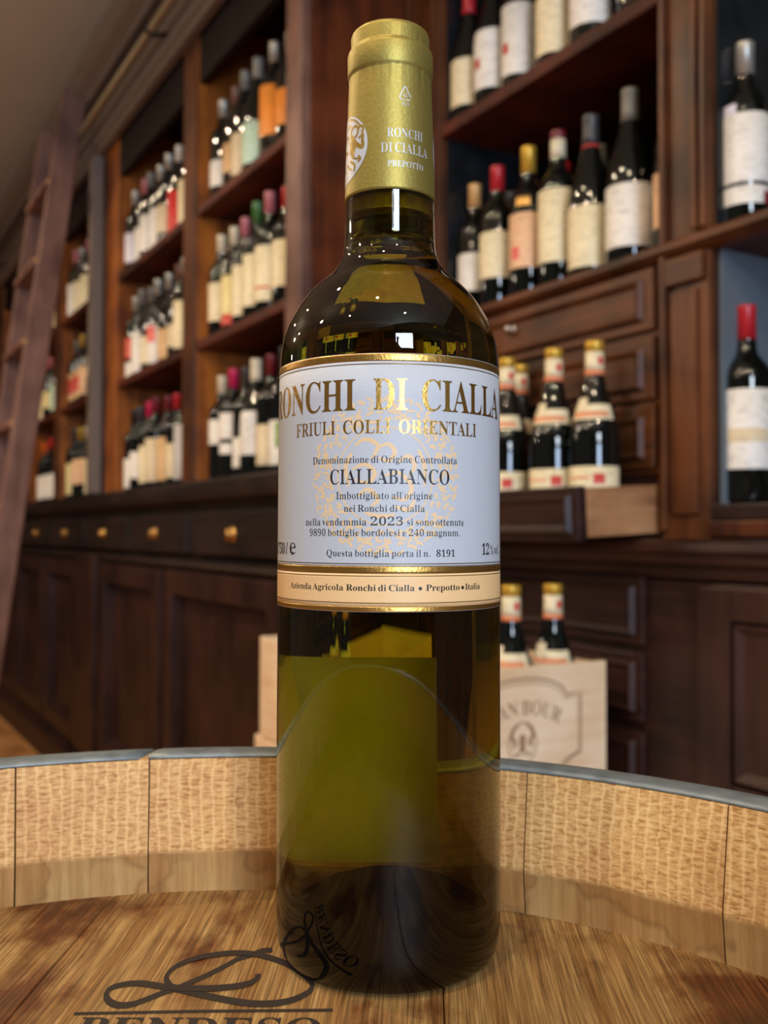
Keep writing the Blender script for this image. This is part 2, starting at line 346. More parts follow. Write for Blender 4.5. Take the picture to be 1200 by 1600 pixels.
    'T': [212,[46,0,46,9,57,9,65,12,71,15,75,21,77,29,78,40,78,217,75,217,58,215,44,210,33,202,24,190,18,176,14,159,5,159,5,228,205,228,205,158,197,158,192,179,184,196,172,207,155,214,134,217,132,217,132,40,132,29,135,21,138,15,144,12,153,9,164,9,164,0]],
    'U': [246,[124,-6,96,-4,74,3,57,14,46,30,39,52,37,78,37,189,36,199,34,207,30,212,25,216,17,218,7,219,7,228,120,228,120,219,101,216,93,208,90,189,90,70,92,52,95,37,102,26,111,18,122,13,137,11,158,14,175,22,187,36,194,55,196,80,196,189,195,199,193,206,190,212,184,215,176,218,164,219,164,228,237,228,237,219,228,217,221,215,216,211,214,205,212,198,211,189,211,91,210,71,208,54,204,39,198,26,190,16,173,4,151,-4]],
    'V': [214,[106,-6,22,190,11,210,7,214,1,218,-7,219,-7,228,105,228,105,219,96,219,89,218,83,216,79,213,77,210,76,205,81,189,129,72,174,189,177,204,177,209,174,213,171,216,165,218,158,219,149,219,149,228,221,228,221,219,214,219,209,217,204,214,200,209,196,201,191,191,115,-6]],
    'W': [306,[85,-5,16,196,8,214,4,217,-1,218,-8,219,-8,228,90,228,90,219,75,216,70,205,74,186,111,77,150,176,143,199,140,206,137,211,134,215,129,217,123,218,115,219,115,228,220,228,220,219,207,218,199,213,196,206,199,193,237,83,270,185,274,203,274,208,272,212,269,215,252,219,252,228,312,228,312,219,306,218,301,215,297,211,287,190,223,-5,214,-5,158,154,95,-5]],
    'X': [235,[6,0,6,9,20,11,33,20,45,33,97,104,39,193,24,213,19,216,14,219,8,219,7,219,7,228,122,228,122,219,115,219,104,218,97,214,95,208,101,194,132,145,161,187,166,195,169,201,170,207,167,214,159,218,146,219,146,228,229,228,229,219,227,219,218,218,209,216,201,211,194,205,186,197,178,187,140,132,207,29,218,14,231,9,232,9,232,0,119,0,119,9,122,9,135,10,142,14,145,20,144,26,142,32,137,40,105,91,69,40,65,34,63,28,62,22,65,15,73,10,87,9,87,0]],
    'a': [172,[127,-5,113,-3,104,5,100,17,84,5,67,-2,48,-4,37,-3,28,0,20,6,15,13,11,22,10,32,12,45,20,58,32,68,49,77,71,86,99,95,99,121,99,129,97,136,93,141,89,145,82,147,74,148,62,147,54,143,52,137,57,128,61,116,61,110,59,105,55,101,50,98,45,96,39,95,32,96,27,98,22,102,19,106,17,112,16,118,17,126,20,133,25,139,31,145,38,150,47,154,57,157,69,159,81,159,103,158,119,153,132,146,140,136,145,122,146,105,146,31,147,20,152,17,160,21,165,14,153,3,141,-3],[76,17,87,20,99,32,99,85,77,76,64,61,59,42,61,28,66,20]],
    'b': [180,[21,-6,21,194,21,203,20,210,18,214,15,217,11,219,4,220,4,228,69,228,69,139,81,150,95,157,110,159,122,158,132,155,142,149,150,142,157,133,163,123,167,111,170,97,171,83,170,67,167,51,161,38,154,25,145,15,135,6,123,0,110,-4,96,-5,81,-3,67,3,52,14,27,-6],[91,7,102,9,110,15,116,25,120,39,122,57,123,80,122,99,119,114,116,125,110,134,102,138,92,140,87,139,82,138,78,135,74,131,71,126,69,121,69,34,72,19,79,10]],
    'c': [147,[78,-5,66,-4,54,0,43,5,34,13,26,23,19,34,14,47,11,60,10,75,11,91,14,105,20,118,28,130,37,140,48,148,60,155,73,158,87,160,102,158,115,155,125,149,133,142,137,133,139,123,138,117,136,112,133,108,129,105,124,103,118,102,107,105,100,112,98,125,98,131,99,136,97,143,92,147,85,148,69,142,59,124,56,94,57,71,62,53,69,38,78,28,89,21,102,19,114,21,125,27,136,36,142,30,124,11,103,-1]],
    'd': [185,[70,-5,59,-4,48,0,39,5,30,13,23,22,17,33,13,46,11,59,10,74,11,90,13,105,18,119,24,131,32,141,41,149,51,154,61,158,73,159,88,157,100,151,111,140,111,200,111,207,109,212,106,215,102,217,96,219,88,220,88,228,160,228,160,38,162,20,165,17,170,15,177,14,177,5,157,4,136,1,111,-5,111,19,101,6,87,-2],[86,14,91,15,96,17,101,21,105,25,109,31,111,38,111,121,110,126,107,131,103,135,98,138,93,140,87,140,78,139,70,133,65,125,62,113,59,96,59,77,59,57,61,41,65,29,70,21,77,16]],
    'e': [150,[77,-5,64,-4,53,0,42,5,33,13,25,23,18,34,14,48,11,62,10,79,11,94,14,108,19,120,26,131,34,141,43,149,54,155,66,158,79,159,97,157,112,151,124,140,134,126,139,108,141,87,141,83,58,83,63,49,77,28,100,21,112,24,124,31,135,43,142,36,132,21,120,10,107,2,93,-3],[58,96,101,96,101,107,100,120,99,131,97,139,93,144,88,147,81,148,68,143,61,128,58,102]],
    'g': [164,[73,-70,53,-69,37,-66,24,-61,15,-54,9,-46,7,-37,10,-27,19,-19,34,-13,22,-5,14,4,12,15,13,23,16,30,21,37,29,43,39,49,51,55,29,67,16,84,11,106,12,116,15,125,20,134,26,141,34,147,44,152,54,156,66,158,79,159,92,158,104,156,117,152,158,152,158,134,134,134,141,124,144,113,146,102,145,92,142,84,138,76,132,69,125,63,117,58,107,54,97,52,86,51,78,52,71,52,65,52,60,50,56,47,53,44,51,40,50,36,53,29,59,26,71,25,88,25,104,24,118,23,129,20,139,17,146,12,151,6,155,-1,157,-9,158,-18,155,-33,148,-46,136,-56,120,-64,98,-69],[79,62,86,63,91,67,95,73,98,81,99,92,100,105,99,119,98,130,95,138,91,144,86,147,79,148,72,147,66,144,62,138,59,130,58,119,57,105,58,92,59,81,62,73,66,67,72,63],[80,-58,109,-55,126,-47,132,-33,131,-28,128,-24,125,-21,119,-19,112,-18,102,-17,48,-17,42,-23,38,-29,37,-36,38,-42,41,-47,47,-52,56,-55,67,-57]],
    'h': [190,[9,0,9,8,15,9,19,10,22,13,25,16,26,21,26,28,26,199,23,215,20,217,15,219,9,220,9,228,74,228,74,133,88,148,103,156,122,159,146,153,160,135,165,106,165,28,169,13,172,10,176,9,182,8,182,0,101,0,101,8,103,8,111,10,116,17,118,28,118,108,117,117,116,124,115,129,112,133,107,135,101,136,91,134,82,128,74,118,74,28,77,13,80,10,84,9,90,8,90,0]],
    'i': [99,[50,181,44,182,38,184,32,188,28,193,26,199,25,206,26,213,28,219,32,224,38,228,44,231,50,232,57,231,63,228,68,224,72,219,75,213,76,206,75,199,72,193,68,188,63,184,57,182],[9,0,9,8,15,9,20,10,23,13,25,16,26,21,26,28,26,126,23,142,21,145,16,146,10,147,10,155,74,155,74,28,77,13,80,11,84,9,90,8,90,0]],
    'l': [100,[9,0,9,8,15,9,20,10,23,13,25,16,26,21,26,28,26,199,24,215,21,217,16,219,10,220,10,228,74,228,74,28,77,13,80,11,84,9,90,8,90,0]],
    'm': [277,[9,0,9,8,15,9,19,10,22,13,25,16,26,21,26,28,26,127,23,142,20,145,15,146,9,147,9,155,73,155,73,132,87,147,102,156,119,159,138,156,152,146,160,131,174,146,190,156,209,159,233,153,247,135,252,106,252,28,255,13,258,10,262,9,268,8,268,0,189,0,189,8,194,9,199,10,201,13,205,28,205,108,204,117,203,124,202,129,199,133,195,135,189,136,179,134,170,128,162,119,162,28,165,13,168,10,172,9,178,8,178,0,100,0,100,8,105,9,110,10,112,13,116,28,116,108,116,117,115,123,113,129,110,133,106,135,100,136,90,134,81,128,73,118,73,28,76,13,79,11,83,9,89,8,89,0]],
    'n': [190,[9,0,9,8,15,9,19,10,22,13,25,16,26,21,26,28,26,127,23,142,20,145,15,146,9,147,9,155,74,155,74,134,87,148,103,156,122,159,146,153,160,135,165,106,165,28,169,13,172,10,176,9,182,8,182,0,101,0,101,8,103,8,111,10,116,17,118,28,118,108,117,117,116,124,115,129,112,133,107,135,101,136,91,134,82,128,74,118,74,28,77,13,80,10,84,9,90,8,90,0]],
    'o': [168,[84,-5,70,-4,57,0,45,6,35,14,26,24,19,35,14,48,10,62,9,77,10,92,14,106,19,119,26,131,35,141,45,149,57,154,70,158,84,159,98,158,111,155,123,149,133,141,142,131,149,120,154,107,157,93,158,77,157,61,154,47,149,34,142,23,133,13,123,5,111,0,98,-4],[84,6,93,7,99,12,104,19,109,41,110,77,109,103,107,123,104,135,99,143,92,148,84,149,76,148,69,143,64,135,61,122,59,103,58,77,60,41,64,19,69,12,76,7]],
    'p': [186,[9,-70,9,-62,20,-59,25,-50,26,-32,26,122,26,131,25,137,23,142,20,144,16,146,10,147,10,155,72,155,72,131,83,147,98,156,115,160,127,158,137,155,146,149,155,141,162,132,167,121,172,108,174,95,175,80,174,64,172,50,167,36,161,24,154,14,146,6,136,0,125,-4,113,-5,98,-3,85,4,74,16,74,-29,76,-49,83,-59,99,-61,99,-70],[98,14,107,16,114,21,120,30,123,42,126,58,126,77,126,96,124,112,121,124,116,132,109,137,99,139,90,137,81,129,74,118,74,34,80,23,88,16]],
    'r': [144,[9,0,9,8,15,9,20,10,23,13,25,16,26,21,26,28,26,126,26,133,25,139,23,143,20,145,16,146,10,147,10,155,73,155,73,126,79,136,86,144,94,151,101,155,109,158,117,159,125,158,132,156,138,152,142,147,144,140,145,133,144,127,142,122,139,117,135,114,130,112,124,111,111,115,103,125,94,130,90,129,85,126,81,121,77,114,75,106,75,96,75,28,75,21,77,16,79,13,84,10,90,9,99,8,99,0]],
    's': [144,[76,-5,66,-4,55,-2,43,3,37,4,32,3,28,0,26,-4,18,-4,18,53,27,53,30,40,36,29,43,19,52,13,61,9,70,7,78,8,84,10,89,13,93,18,95,23,96,29,94,38,88,46,78,52,53,65,43,71,34,77,27,85,22,92,19,101,18,110,20,123,25,135,32,145,43,153,56,158,71,160,83,158,99,154,103,153,106,152,110,153,113,156,115,160,122,160,122,111,114,111,110,122,105,131,98,139,91,144,83,147,75,148,68,148,62,146,58,143,55,139,53,135,52,130,53,125,55,120,58,116,73,106,96,95,106,89,114,83,121,76,125,68,128,58,129,47,127,32,122,20,114,9,103,1,90,-3]],
    't': [114,[62,-5,50,-4,40,0,33,5,28,13,25,23,24,36,24,139,10,139,10,150,23,162,34,174,44,185,52,195,59,204,64,212,72,212,72,155,104,155,104,139,72,139,72,41,75,25,84,20,91,22,98,28,103,37,111,33,99,12,82,-1]],
    'u': [187,[65,-5,52,-4,41,1,33,9,27,19,24,32,23,48,23,124,20,141,17,144,12,146,6,147,6,155,71,155,71,37,71,32,73,27,75,23,79,20,83,18,88,18,98,19,107,25,114,33,114,124,114,132,113,137,110,142,107,145,102,146,95,147,95,155,162,155,162,35,162,28,163,23,166,19,169,17,174,16,180,15,180,6,160,5,138,1,114,-5,114,20,108,13,101,7,93,2,84,-2,75,-4]],
    'v': [153,[71,-5,19,124,11,141,8,144,4,146,-1,147,-1,155,82,155,82,147,78,147,70,146,66,143,64,138,65,134,92,61,118,126,121,136,118,142,112,146,102,147,102,155,152,155,152,147,147,146,142,143,139,139,130,122,80,-5]],
    'z': [146,[6,0,6,7,84,144,64,144,53,143,43,140,36,136,30,129,26,120,22,108,13,108,16,155,137,155,137,145,63,12,76,12,91,13,102,17,111,22,119,30,125,40,130,54,138,54,134,0]],
}
FONT['I'] = {
    ',': [90,[14,-43,23,-1,31,39,62,39,64,35,61,23,57,10,52,-4,36,-43]],
    '.': [90,[45,-5,39,-4,35,-2,30,1,27,5,25,11,24,18,25,26,27,31,30,36,35,38,39,40,45,41,50,40,55,38,60,36,63,31,65,26,66,18,65,11,63,5,60,1,55,-2,50,-4]],
    '0': [188,[94,-3,75,-2,59,4,45,12,34,24,26,38,19,55,15,75,12,97,11,121,12,144,15,166,19,185,26,202,34,217,45,228,59,236,75,241,94,243,113,241,128,236,142,228,152,217,161,202,168,185,173,166,175,144,176,120,175,96,173,75,168,55,161,38,152,24,141,12,128,4,112,-2],[94,18,105,21,113,30,119,45,121,57,122,70,123,85,124,102,124,120,124,150,122,175,119,195,113,209,105,218,94,221,83,218,75,209,70,195,66,175,64,150,63,120,64,102,64,85,66,70,67,57,70,45,75,30,83,21]],
    '1': [188,[33,0,33,18,60,18,65,18,70,20,73,22,75,26,76,32,77,40,77,208,54,183,47,177,40,174,34,173,28,174,24,176,20,180,17,185,15,191,14,198,37,206,46,210,55,216,66,224,89,241,127,241,127,40,130,24,133,20,138,18,144,18,171,18,171,0]],
    '2': [188,[12,0,12,35,61,85,74,99,85,111,93,123,100,133,105,143,109,153,111,164,113,174,113,186,112,197,110,207,106,214,101,219,94,222,87,223,77,221,69,216,63,208,59,197,57,182,56,165,44,165,34,168,25,172,18,178,14,187,13,198,14,206,17,213,21,220,28,227,36,232,46,237,58,240,72,242,87,243,110,241,129,236,144,228,155,217,162,203,164,187,163,180,162,172,160,165,156,157,152,149,146,140,138,131,130,121,119,110,77,69,44,37,122,37,128,38,134,40,140,43,144,48,147,53,150,60,152,71,172,71,171,0]],
    '5': [188,[82,-3,67,-3,53,-1,42,3,33,7,26,12,20,18,16,24,14,30,13,37,14,44,17,50,21,55,26,58,33,60,40,60,44,42,47,36,51,31,55,26,61,23,69,21,77,20,84,21,91,22,98,25,104,29,109,35,113,42,116,50,118,61,119,74,117,89,113,102,107,111,98,118,86,122,73,124,52,122,36,118,20,124,31,240,158,240,160,179,140,179,138,190,133,199,122,203,52,203,47,141,63,144,84,146,108,144,129,138,146,128,159,114,167,96,170,74,169,60,166,48,162,37,156,28,149,20,141,14,132,8,123,4,113,1,103,-2,92,-3]],
    '7': [188,[55,0,145,203,56,203,46,201,40,196,37,186,35,169,15,169,16,240,177,240,177,223,84,0]],
    'e': [144,[44,-3,31,-2,20,3,10,10,4,21,-1,34,-2,49,-1,60,1,71,5,83,9,94,16,105,23,115,31,125,40,134,50,142,66,151,82,156,98,158,107,157,115,155,121,152,125,147,128,140,129,133,126,119,118,107,104,95,93,88,80,83,66,78,49,74,31,71,29,59,28,49,32,29,42,17,59,13,76,16,93,25,110,41,116,36,105,23,94,14,82,6,70,1,58,-2],[32,79,53,83,70,90,84,99,94,110,100,123,102,136,101,143,97,148,90,149,83,148,76,145,68,140,61,133,54,125,48,115,42,104,36,92]],
    'l': [86,[16,-4,4,1,-1,13,1,27,7,50,49,206,51,216,46,227,29,229,30,235,52,238,67,241,82,243,86,240,84,233,31,42,28,25,29,21,31,18,34,17,41,20,50,28,61,41,66,36,57,24,48,14,39,6,30,1,22,-3]],
    'o': [175,[53,-4,37,-2,24,3,13,11,5,22,0,35,-2,51,-1,64,2,76,7,89,13,101,21,113,31,124,41,133,52,142,64,149,76,154,88,157,101,158,117,156,130,152,142,143,150,132,155,119,157,103,156,92,154,80,150,69,144,58,138,47,130,37,121,27,112,19,102,11,86,3,69,-2],[56,6,65,7,74,10,83,16,91,23,99,32,106,43,112,54,117,66,121,78,125,90,127,102,127,113,124,133,115,145,99,149,88,148,77,142,66,134,56,122,47,108,39,92,33,74,29,58,28,42,29,31,31,22,35,15,41,10,48,7]],
    'v': [148,[31,-4,25,85,22,116,18,133,14,138,7,142,0,143,-3,143,-2,149,14,152,26,155,34,157,40,158,44,151,48,129,51,94,55,29,82,58,102,85,112,100,118,112,120,120,116,127,108,135,104,144,109,155,120,158,125,158,128,156,132,153,134,149,136,143,136,137,134,124,127,107,116,88,100,67,80,43,38,-4]],
}
FONT['S'] = {
    'A': [240,[8,0,101,254,138,254,231,0,198,0,144,151,132,186,116,239,123,239,106,185,95,151,43,0],[55,71,55,99,185,99,185,71]],
    'L': [196,[30,0,30,254,62,254,62,29,181,29,181,0]],
    'U': [259,[129,-4,110,-3,93,1,77,8,63,17,52,27,42,40,36,54,31,70,30,87,30,254,62,254,62,89,63,77,66,66,70,57,77,48,84,40,94,34,104,29,116,27,129,26,143,27,155,29,165,34,175,40,182,48,188,57,193,66,195,77,196,89,196,254,229,254,229,87,227,70,223,54,216,40,207,27,195,17,182,8,166,1,149,-3]],
    '4': [227,[20,53,20,79,123,254,155,254,54,83,54,81,207,81,207,53],[141,0,141,61,141,73,141,159,171,159,171,0]],
    '1': [227,[38,0,38,27,195,27,195,0],[138,254,138,0,106,0,106,224,105,224,43,179,43,213,99,254]],
    '%': [338,[88,141,77,142,68,145,60,149,53,154,48,160,43,168,40,176,38,184,37,194,37,206,38,215,40,224,43,232,48,240,54,246,60,251,68,255,78,258,88,258,98,258,107,255,115,251,122,246,128,240,132,232,135,224,137,215,138,206,138,194,137,184,135,176,132,168,127,160,122,154,115,149,107,145,98,142],[88,164,96,165,102,168,106,173,109,179,111,186,112,194,112,206,111,214,109,221,106,227,102,232,96,235,88,236,80,235,74,232,69,227,66,221,64,214,64,206,64,194,64,186,66,179,69,173,74,168,80,165],[251,-5,240,-4,231,-2,223,2,216,8,211,14,206,21,203,30,201,38,200,48,200,60,201,69,203,78,206,86,211,94,216,100,223,105,231,109,240,112,251,112,261,112,270,109,278,105,285,100,290,94,295,86,298,78,300,69,300,60,300,48,300,38,298,30,295,21,290,14,285,8,278,2,270,-2,261,-4],[251,17,258,18,264,21,269,26,272,33,274,40,274,48,274,60,274,68,272,75,269,81,265,86,258,89,251,90,243,89,237,86,232,81,229,75,227,68,226,60,226,48,227,40,229,33,232,26,236,21,243,18],[66,0,241,254,270,254,95,0]],
}
CAP = 228.0

def glyph_layout(text, style='B', thin=0.0, track=0.0):
    """returns list of closed polygons in cap-height units and the total width"""
    x, out = 0.0, []
    for ch in text:
        if ch == ' ':
            x += 62 + track
            continue
        g = FONT[style][ch]
        for flat in g[1:]:
            p = [(flat[i], flat[i + 1]) for i in range(0, len(flat), 2)]
            n = len(p)
            if thin:
                q = []
                for i in range(n):
                    ax, ay = p[i - 1]
                    bx, by = p[(i + 1) % n]
                    dx, dy = bx - ax, by - ay
                    l = math.hypot(dx, dy) or 1.0
                    q.append((p[i][0] + thin * dy / l, p[i][1]))
                p = q
            out.append([((x + a) / CAP, b / CAP) for a, b in p])
        x += g[0] + track
    return out, (x - track) / CAP

_pending = []
def flat_print(name, polys, mapper, mat, parent, cut=0.0015, kind=None):
    """fill closed 2D polygons (metres), subdivide, then map each (s, t) to 3D with mapper"""
    cu = bpy.data.curves.new(name, 'CURVE')
    cu.dimensions = '2D'
    cu.fill_mode = 'BOTH'
    for p in polys:
        sp = cu.splines.new('POLY')
        sp.points.add(len(p) - 1)
        for i, (a, b) in enumerate(p):
            sp.points[i].co = (a * 1000, b * 1000, 0, 1)
        sp.use_cyclic_u = True
    o = bpy.data.objects.new(name + '_outline', cu)
    COL.objects.link(o)
    _pending.append((name, o, mapper, mat, parent, cut, kind))

def flush_prints():
    bpy.context.view_layer.update()
    dg = bpy.context.evaluated_depsgraph_get()
    for name, o, mapper, mat, parent, cut, kind in _pending:
        me = bpy.data.meshes.new_from_object(o.evaluated_get(dg))
        bm = bmesh.new()
        bm.from_mesh(me)
        bmesh.ops.triangulate(bm, faces=bm.faces)
        for _ in range(4):
            long = [e for e in bm.edges if e.calc_length() > cut * 1000]
            if not long:
                break
            bmesh.ops.subdivide_edges(bm, edges=long, cuts=1)
            bmesh.ops.triangulate(bm, faces=[f for f in bm.faces if len(f.verts) > 3])
        for v in bm.verts:
            v.co = mapper(v.co.x / 1000, v.co.y / 1000)
        bm.to_mesh(me)
        bm.free()
        me.materials.clear()
        p = put(name, me, mat, parent)
        if kind:
            p['kind'] = kind
    for _, o, *_r in _pending:
        cu = o.data
        bpy.data.objects.remove(o)
        bpy.data.curves.remove(cu)
    _pending.clear()

def text_polys(text, s0, s1, t, cap, style='B', thin=0.0):
    P, w = glyph_layout(text, style, thin)
    k = (s1 - s0) / w
    return [[(s0 + a * k, t + b * cap) for a, b in p] for p in P]

def stroke_polys(pts, w, wy=None, taper=False):
    """a pen stroke along a polyline as a list of quads; w and wy are the pen's half widths in s and t"""
    wy = wy or w
    out = []
    n = len(pts)
    L, Rr = [], []
    for i, (x, y) in enumerate(pts):
        ax, ay = pts[max(i - 1, 0)]
        bx, by = pts[min(i + 1, n - 1)]
        dx, dy = bx - ax, by - ay
        l = math.hypot(dx, dy) or 1.0
        nx, ny = -dy / l, dx / l
        h = math.hypot(nx * w, ny * wy)
        if taper:
            h *= 0.35 + 0.65 * math.sin(PI * (i + 0.5) / n)
        L.append((x + nx * h, y + ny * h))
        Rr.append((x - nx * h, y - ny * h))
    return L + Rr[::-1]

def smooth_line(pts, k=6, closed=False):
    """Catmull-Rom through the points"""
    out = []
    n = len(pts)
    for i in range(n if closed else n - 1):
        p0, p1, p2, p3 = pts[(i - 1) % n if closed else max(i - 1, 0)], pts[i], pts[(i + 1) % n], pts[(i + 2) % n if closed else min(i + 2, n - 1)]
        for j in range(k):
            t = j / k
            out.append(tuple(0.5 * ((2 * p1[c]) + (-p0[c] + p2[c]) * t + (2 * p0[c] - 5 * p1[c] + 4 * p2[c] - p3[c]) * t * t + (-p0[c] + 3 * p1[c] - 3 * p2[c] + p3[c]) * t ** 3) for c in (0, 1)))
    if not closed:
        out.append(tuple(pts[-1]))
    return out

def strokes_mesh(name, strokes, mapper, mat, parent, kind=None, lift=0.0):
    """several open strokes (left side then right side lists from stroke_polys) as ribbons of quads: one print"""
    v, f = [], []
    for poly in strokes:
        n = len(poly) // 2
        o = len(v)
        for i, (a, b) in enumerate(poly):
            p = mapper(a, b)
            v.append((p.x, p.y, p.z + lift * min(i, 2 * n - 1 - i)))
        for i in range(n - 1):
            f.append((o + i, o + i + 1, o + 2 * n - 2 - i, o + 2 * n - 1 - i))
    me = mesh_of(name, v, f)
    p = put(name, me, mat, parent)
    if kind:
        p['kind'] = kind
    return p

# ------------------------------------------------------------------ materials
DARKWOOD_X = wood('dark_wood_along', rgb('#1a0c08'), rgb('#3c221a'), (1.6, 22, 22), 1.5)
DARKWOOD_Z = wood('dark_wood_upright', rgb('#1a0c08'), rgb('#3c221a'), (22, 22, 1.6), 1.5)
SHELFWOOD = wood('red_brown_shelf', rgb('#2c0f07'), rgb('#5e2917'), (1.6, 22, 22), 1.5, rough=0.55, coat=0.0)
REDWOOD_Z = wood('red_brown_wood', rgb('#34160a'), rgb('#6c3517'), (16, 16, 1.2), 1.4)
MIDWOOD_X = wood('mid_brown_wood_along', rgb('#2a1508'), rgb('#66391b'), (1.6, 24, 24), 1.5)
MIDWOOD_Z = wood('mid_brown_wood_upright', rgb('#2a1508'), rgb('#66391b'), (24, 24, 1.6), 1.5)
WARMLITWOOD = wood('warm_lit_oak', rgb('#5e2b0b'), rgb('#a8621f'), (20, 20, 1.4), 1.4, rough=0.45)  # upright wood with the warm light on it put into the colour
COUNTERWOOD = wood('black_brown_counter', rgb('#130d0b'), rgb('#2e211c'), (1.5, 22, 22), 1.5)
LADDERWOOD = wood('ladder_wood', rgb('#563a31'), rgb('#8a6658'), (20, 20, 1.6), 1.4, rough=0.42)
CORNICE = plain('cornice_paint', rgb('#6f6157'), 0.5, noise=0.06, nscale=9)
PALEWOOD = wood('pale_drawer_side', rgb('#7d5133'), rgb('#b98a5f'), (30, 3, 40), 1.4, rough=0.6, coat=0)
CRATEWOOD = wood('pale_crate_pine', rgb('#e0b98c'), rgb('#f6deba'), (30, 2.5, 34), 1.3, rough=0.65, coat=0, bump=0.1)
CRATEMARK = plain('crate_brand_tone', rgb('#a5805f'), 0.8)
BRASS = plain('brass', rgb('#c9a060'), 0.3, metal=1.0)
STEEL = plain('polished_steel', rgb('#b0a8a0'), 0.3, metal=1.0)
BLACKIRON = plain('black_iron', rgb('#2b2622'), 0.45, metal=0.7)
BLACKPANEL = plain('black_textured_panel', rgb('#1a1d20'), 0.25, noise=0.45, nscale=22, bump=1.0)
CEILMAT = plain('brown_plaster', rgb('#c3bfb1'), 0.9, noise=0.06, nscale=3, bump=0.2)
FLOORMAT = wood('floor_boards', rgb('#a06a3e'), rgb('#cc9662'), (2, 14, 1), 1.5, rough=0.5)
WALLMAT = plain('dark_wall_paint', rgb('#3a302a'), 0.85, nscale=5)

# ------------------------------------------------------------------ the room
def struct(name, mb, mat, parent=None, loc=(0, 0, 0), rotz=0.0, bevel=0):
    o = mb.build(name, mat, parent, bevel, loc=loc, rot=(0, 0, rotz))
    if parent is None:
        o['kind'] = 'structure'
    return o

struct('floor', MB().box(-7.3, 2.2, -4.0, 1.9, -0.06, 0.0), FLOORMAT, rotz=WROT)
struct('ceiling', MB().box(-7.3, 2.2, -4.0, 1.9, 2.92, 3.0), CEILMAT, rotz=WROT)
struct('wall_back', MB().box(-7.3, 2.2, 1.80, 1.9, 0, 2.92), WALLMAT, rotz=WROT)
struct('wall_left', MB().box(-7.3, -7.2, -4.0, 1.80, 0, 2.92), WALLMAT, rotz=WROT)
wf = struct('wall_front', MB().box(-2.6, 3.4, -3.1, -3.0, 0, 2.92), WALLMAT)
d1 = MB().box(0.50, 1.62, -3.0, -2.95, 1.85, 1.97).box(0.50, 1.62, -3.0, -2.95, 0.18, 0.72).box(0.40, 0.50, -3.0, -2.9, 0, 2.45).box(1.62, 1.72, -3.0, -2.9, 0, 2.45).box(0.50, 1.62, -3.0, -2.9, 2.35, 2.45).box(0.50, 1.62, -3.0, -2.9, 0, 0.18)
struct('door_1', d1, MIDWOOD_Z)

# cornice along the top of the left shelving
cr = MB().prism([(0.86, 2.578), (0.85, 2.592), (0.815, 2.61), (0.80, 2.63), (0.79, 2.645), (0.79, 2.665), (0.86, 2.665)], 'x', -7.1, -1.95)
struct('trim_1', cr, CORNICE, rotz=WROT, bevel=0.002)
cr = MB().prism([(0.93, 2.40), (0.905, 2.40), (0.895, 2.415), (0.885, 2.42), (0.885, 2.522), (0.892, 2.53), (0.93, 2.53)], 'x', -7.1, -1.95)
struct('trim_2', cr, CORNICE, rotz=WROT, bevel=0.002)

struct('groove_shade_board', MB().box(-7.1, -1.95, 0.945, 0.965, 2.482, 2.919), DARKWOOD_X, rotz=WROT)  # dark board added behind the crown so the groove stays black

# ------------------------------------------------------------------ left shelving
def cab_part(root, u0, name, mb, mat, bevel=0.003):
    return mb.build(name, mat, root, bevel, loc=(-u0, 0, 0))

UL = -3.5
shelving = thing('wine_shelving', 'tall dark wood wine shelving with warm-lit oak uprights along the left wall', 'shelving', W(UL, 0, 1.125), WROT)
def SP(name, mb, mat, bevel=0.003, parent=None):
    return mb.build(name, mat, parent or shelving, bevel, loc=(-UL, 0, -1.125) if parent is None else (0, 0, 0))
UPR = [(-2.03, -1.952), (-2.772, -2.672), (-3.90, -3.52), (-4.55, -4.455), (-5.26, -5.16), (-6.12, -6.02), (-6.9, -6.8)]
for i, (a, b) in enumerate(UPR):
    top = 2.48
    if i == 2:
        SP('upright', MB().box(a + 0.04, b, 0.935, 1.34, 1.125, top), WARMLITWOOD)
        SP('pilaster_strip', MB().box(-3.752, -3.700, 0.885, 0.93, 1.125, 2.40), CORNICE)
        SP('pilaster_strip', MB().box(-3.86, -3.672, 0.925, 0.935, 1.125, 2.40), DARKWOOD_Z)
    elif i == 0:
        p = SP('end_panel', MB().box(a + 0.015, b, 0.945, 1.36, 1.125, 2.60), REDWOOD_Z)
        SP('front_strip', MB().box(a, b + 0.002, 0.92, 0.945, 1.125, 2.60), LADDERWOOD)
    else:
        SP('upright', MB().box(a, b, 0.936, 1.34, 1.125, top), WARMLITWOOD)
        SP('front_strip', MB().box(a, b, 0.928, 0.936, 1.125, top), MIDWOOD_Z, 0.002)
BAYS = [(-2.672, -2.03), (-3.52, -2.772), (-4.455, -3.90), (-5.16, -4.55), (-6.02, -5.26), (-6.8, -6.12)]
for a, b in BAYS:
    for z in (1.911, 1.525):
        SP('shelf', MB().box(a + 0.001, b - 0.001, 0.935, 1.33, z - 0.026, z), SHELFWOOD)
    SP('header', MB().box(a + 0.001, b - 0.001, 0.94, 0.965, 2.27, 2.48), plain('near_black_header', rgb('#1c110d'), 0.7, spec=0.2))
    SP('top_board', MB().box(a + 0.001, b - 0.001, 0.965, 1.33, 2.45, 2.475), DARKWOOD_X)
SP('back_panel', MB().box(-6.9, -1.97, 1.341, 1.36, 1.125, 2.55), DARKWOOD_Z, 0)

# the counter: a continuous slab on a run of base units
slab = MB().prism([(0.905, 1.122), (1.36, 1.122), (1.36, 1.045), (0.935, 1.045), (0.925, 1.06), (0.905, 1.07), (0.90, 1.085), (0.90, 1.115)], 'x', -6.9, -1.95)
o = slab.build('counter_top', COUNTERWOOD, None, 0.002, loc=(0, 0, 0), rot=(0, 0, WROT))
tag(o, 'black-brown moulded wooden counter top carrying the lowest bottles of the left shelving', 'counter')

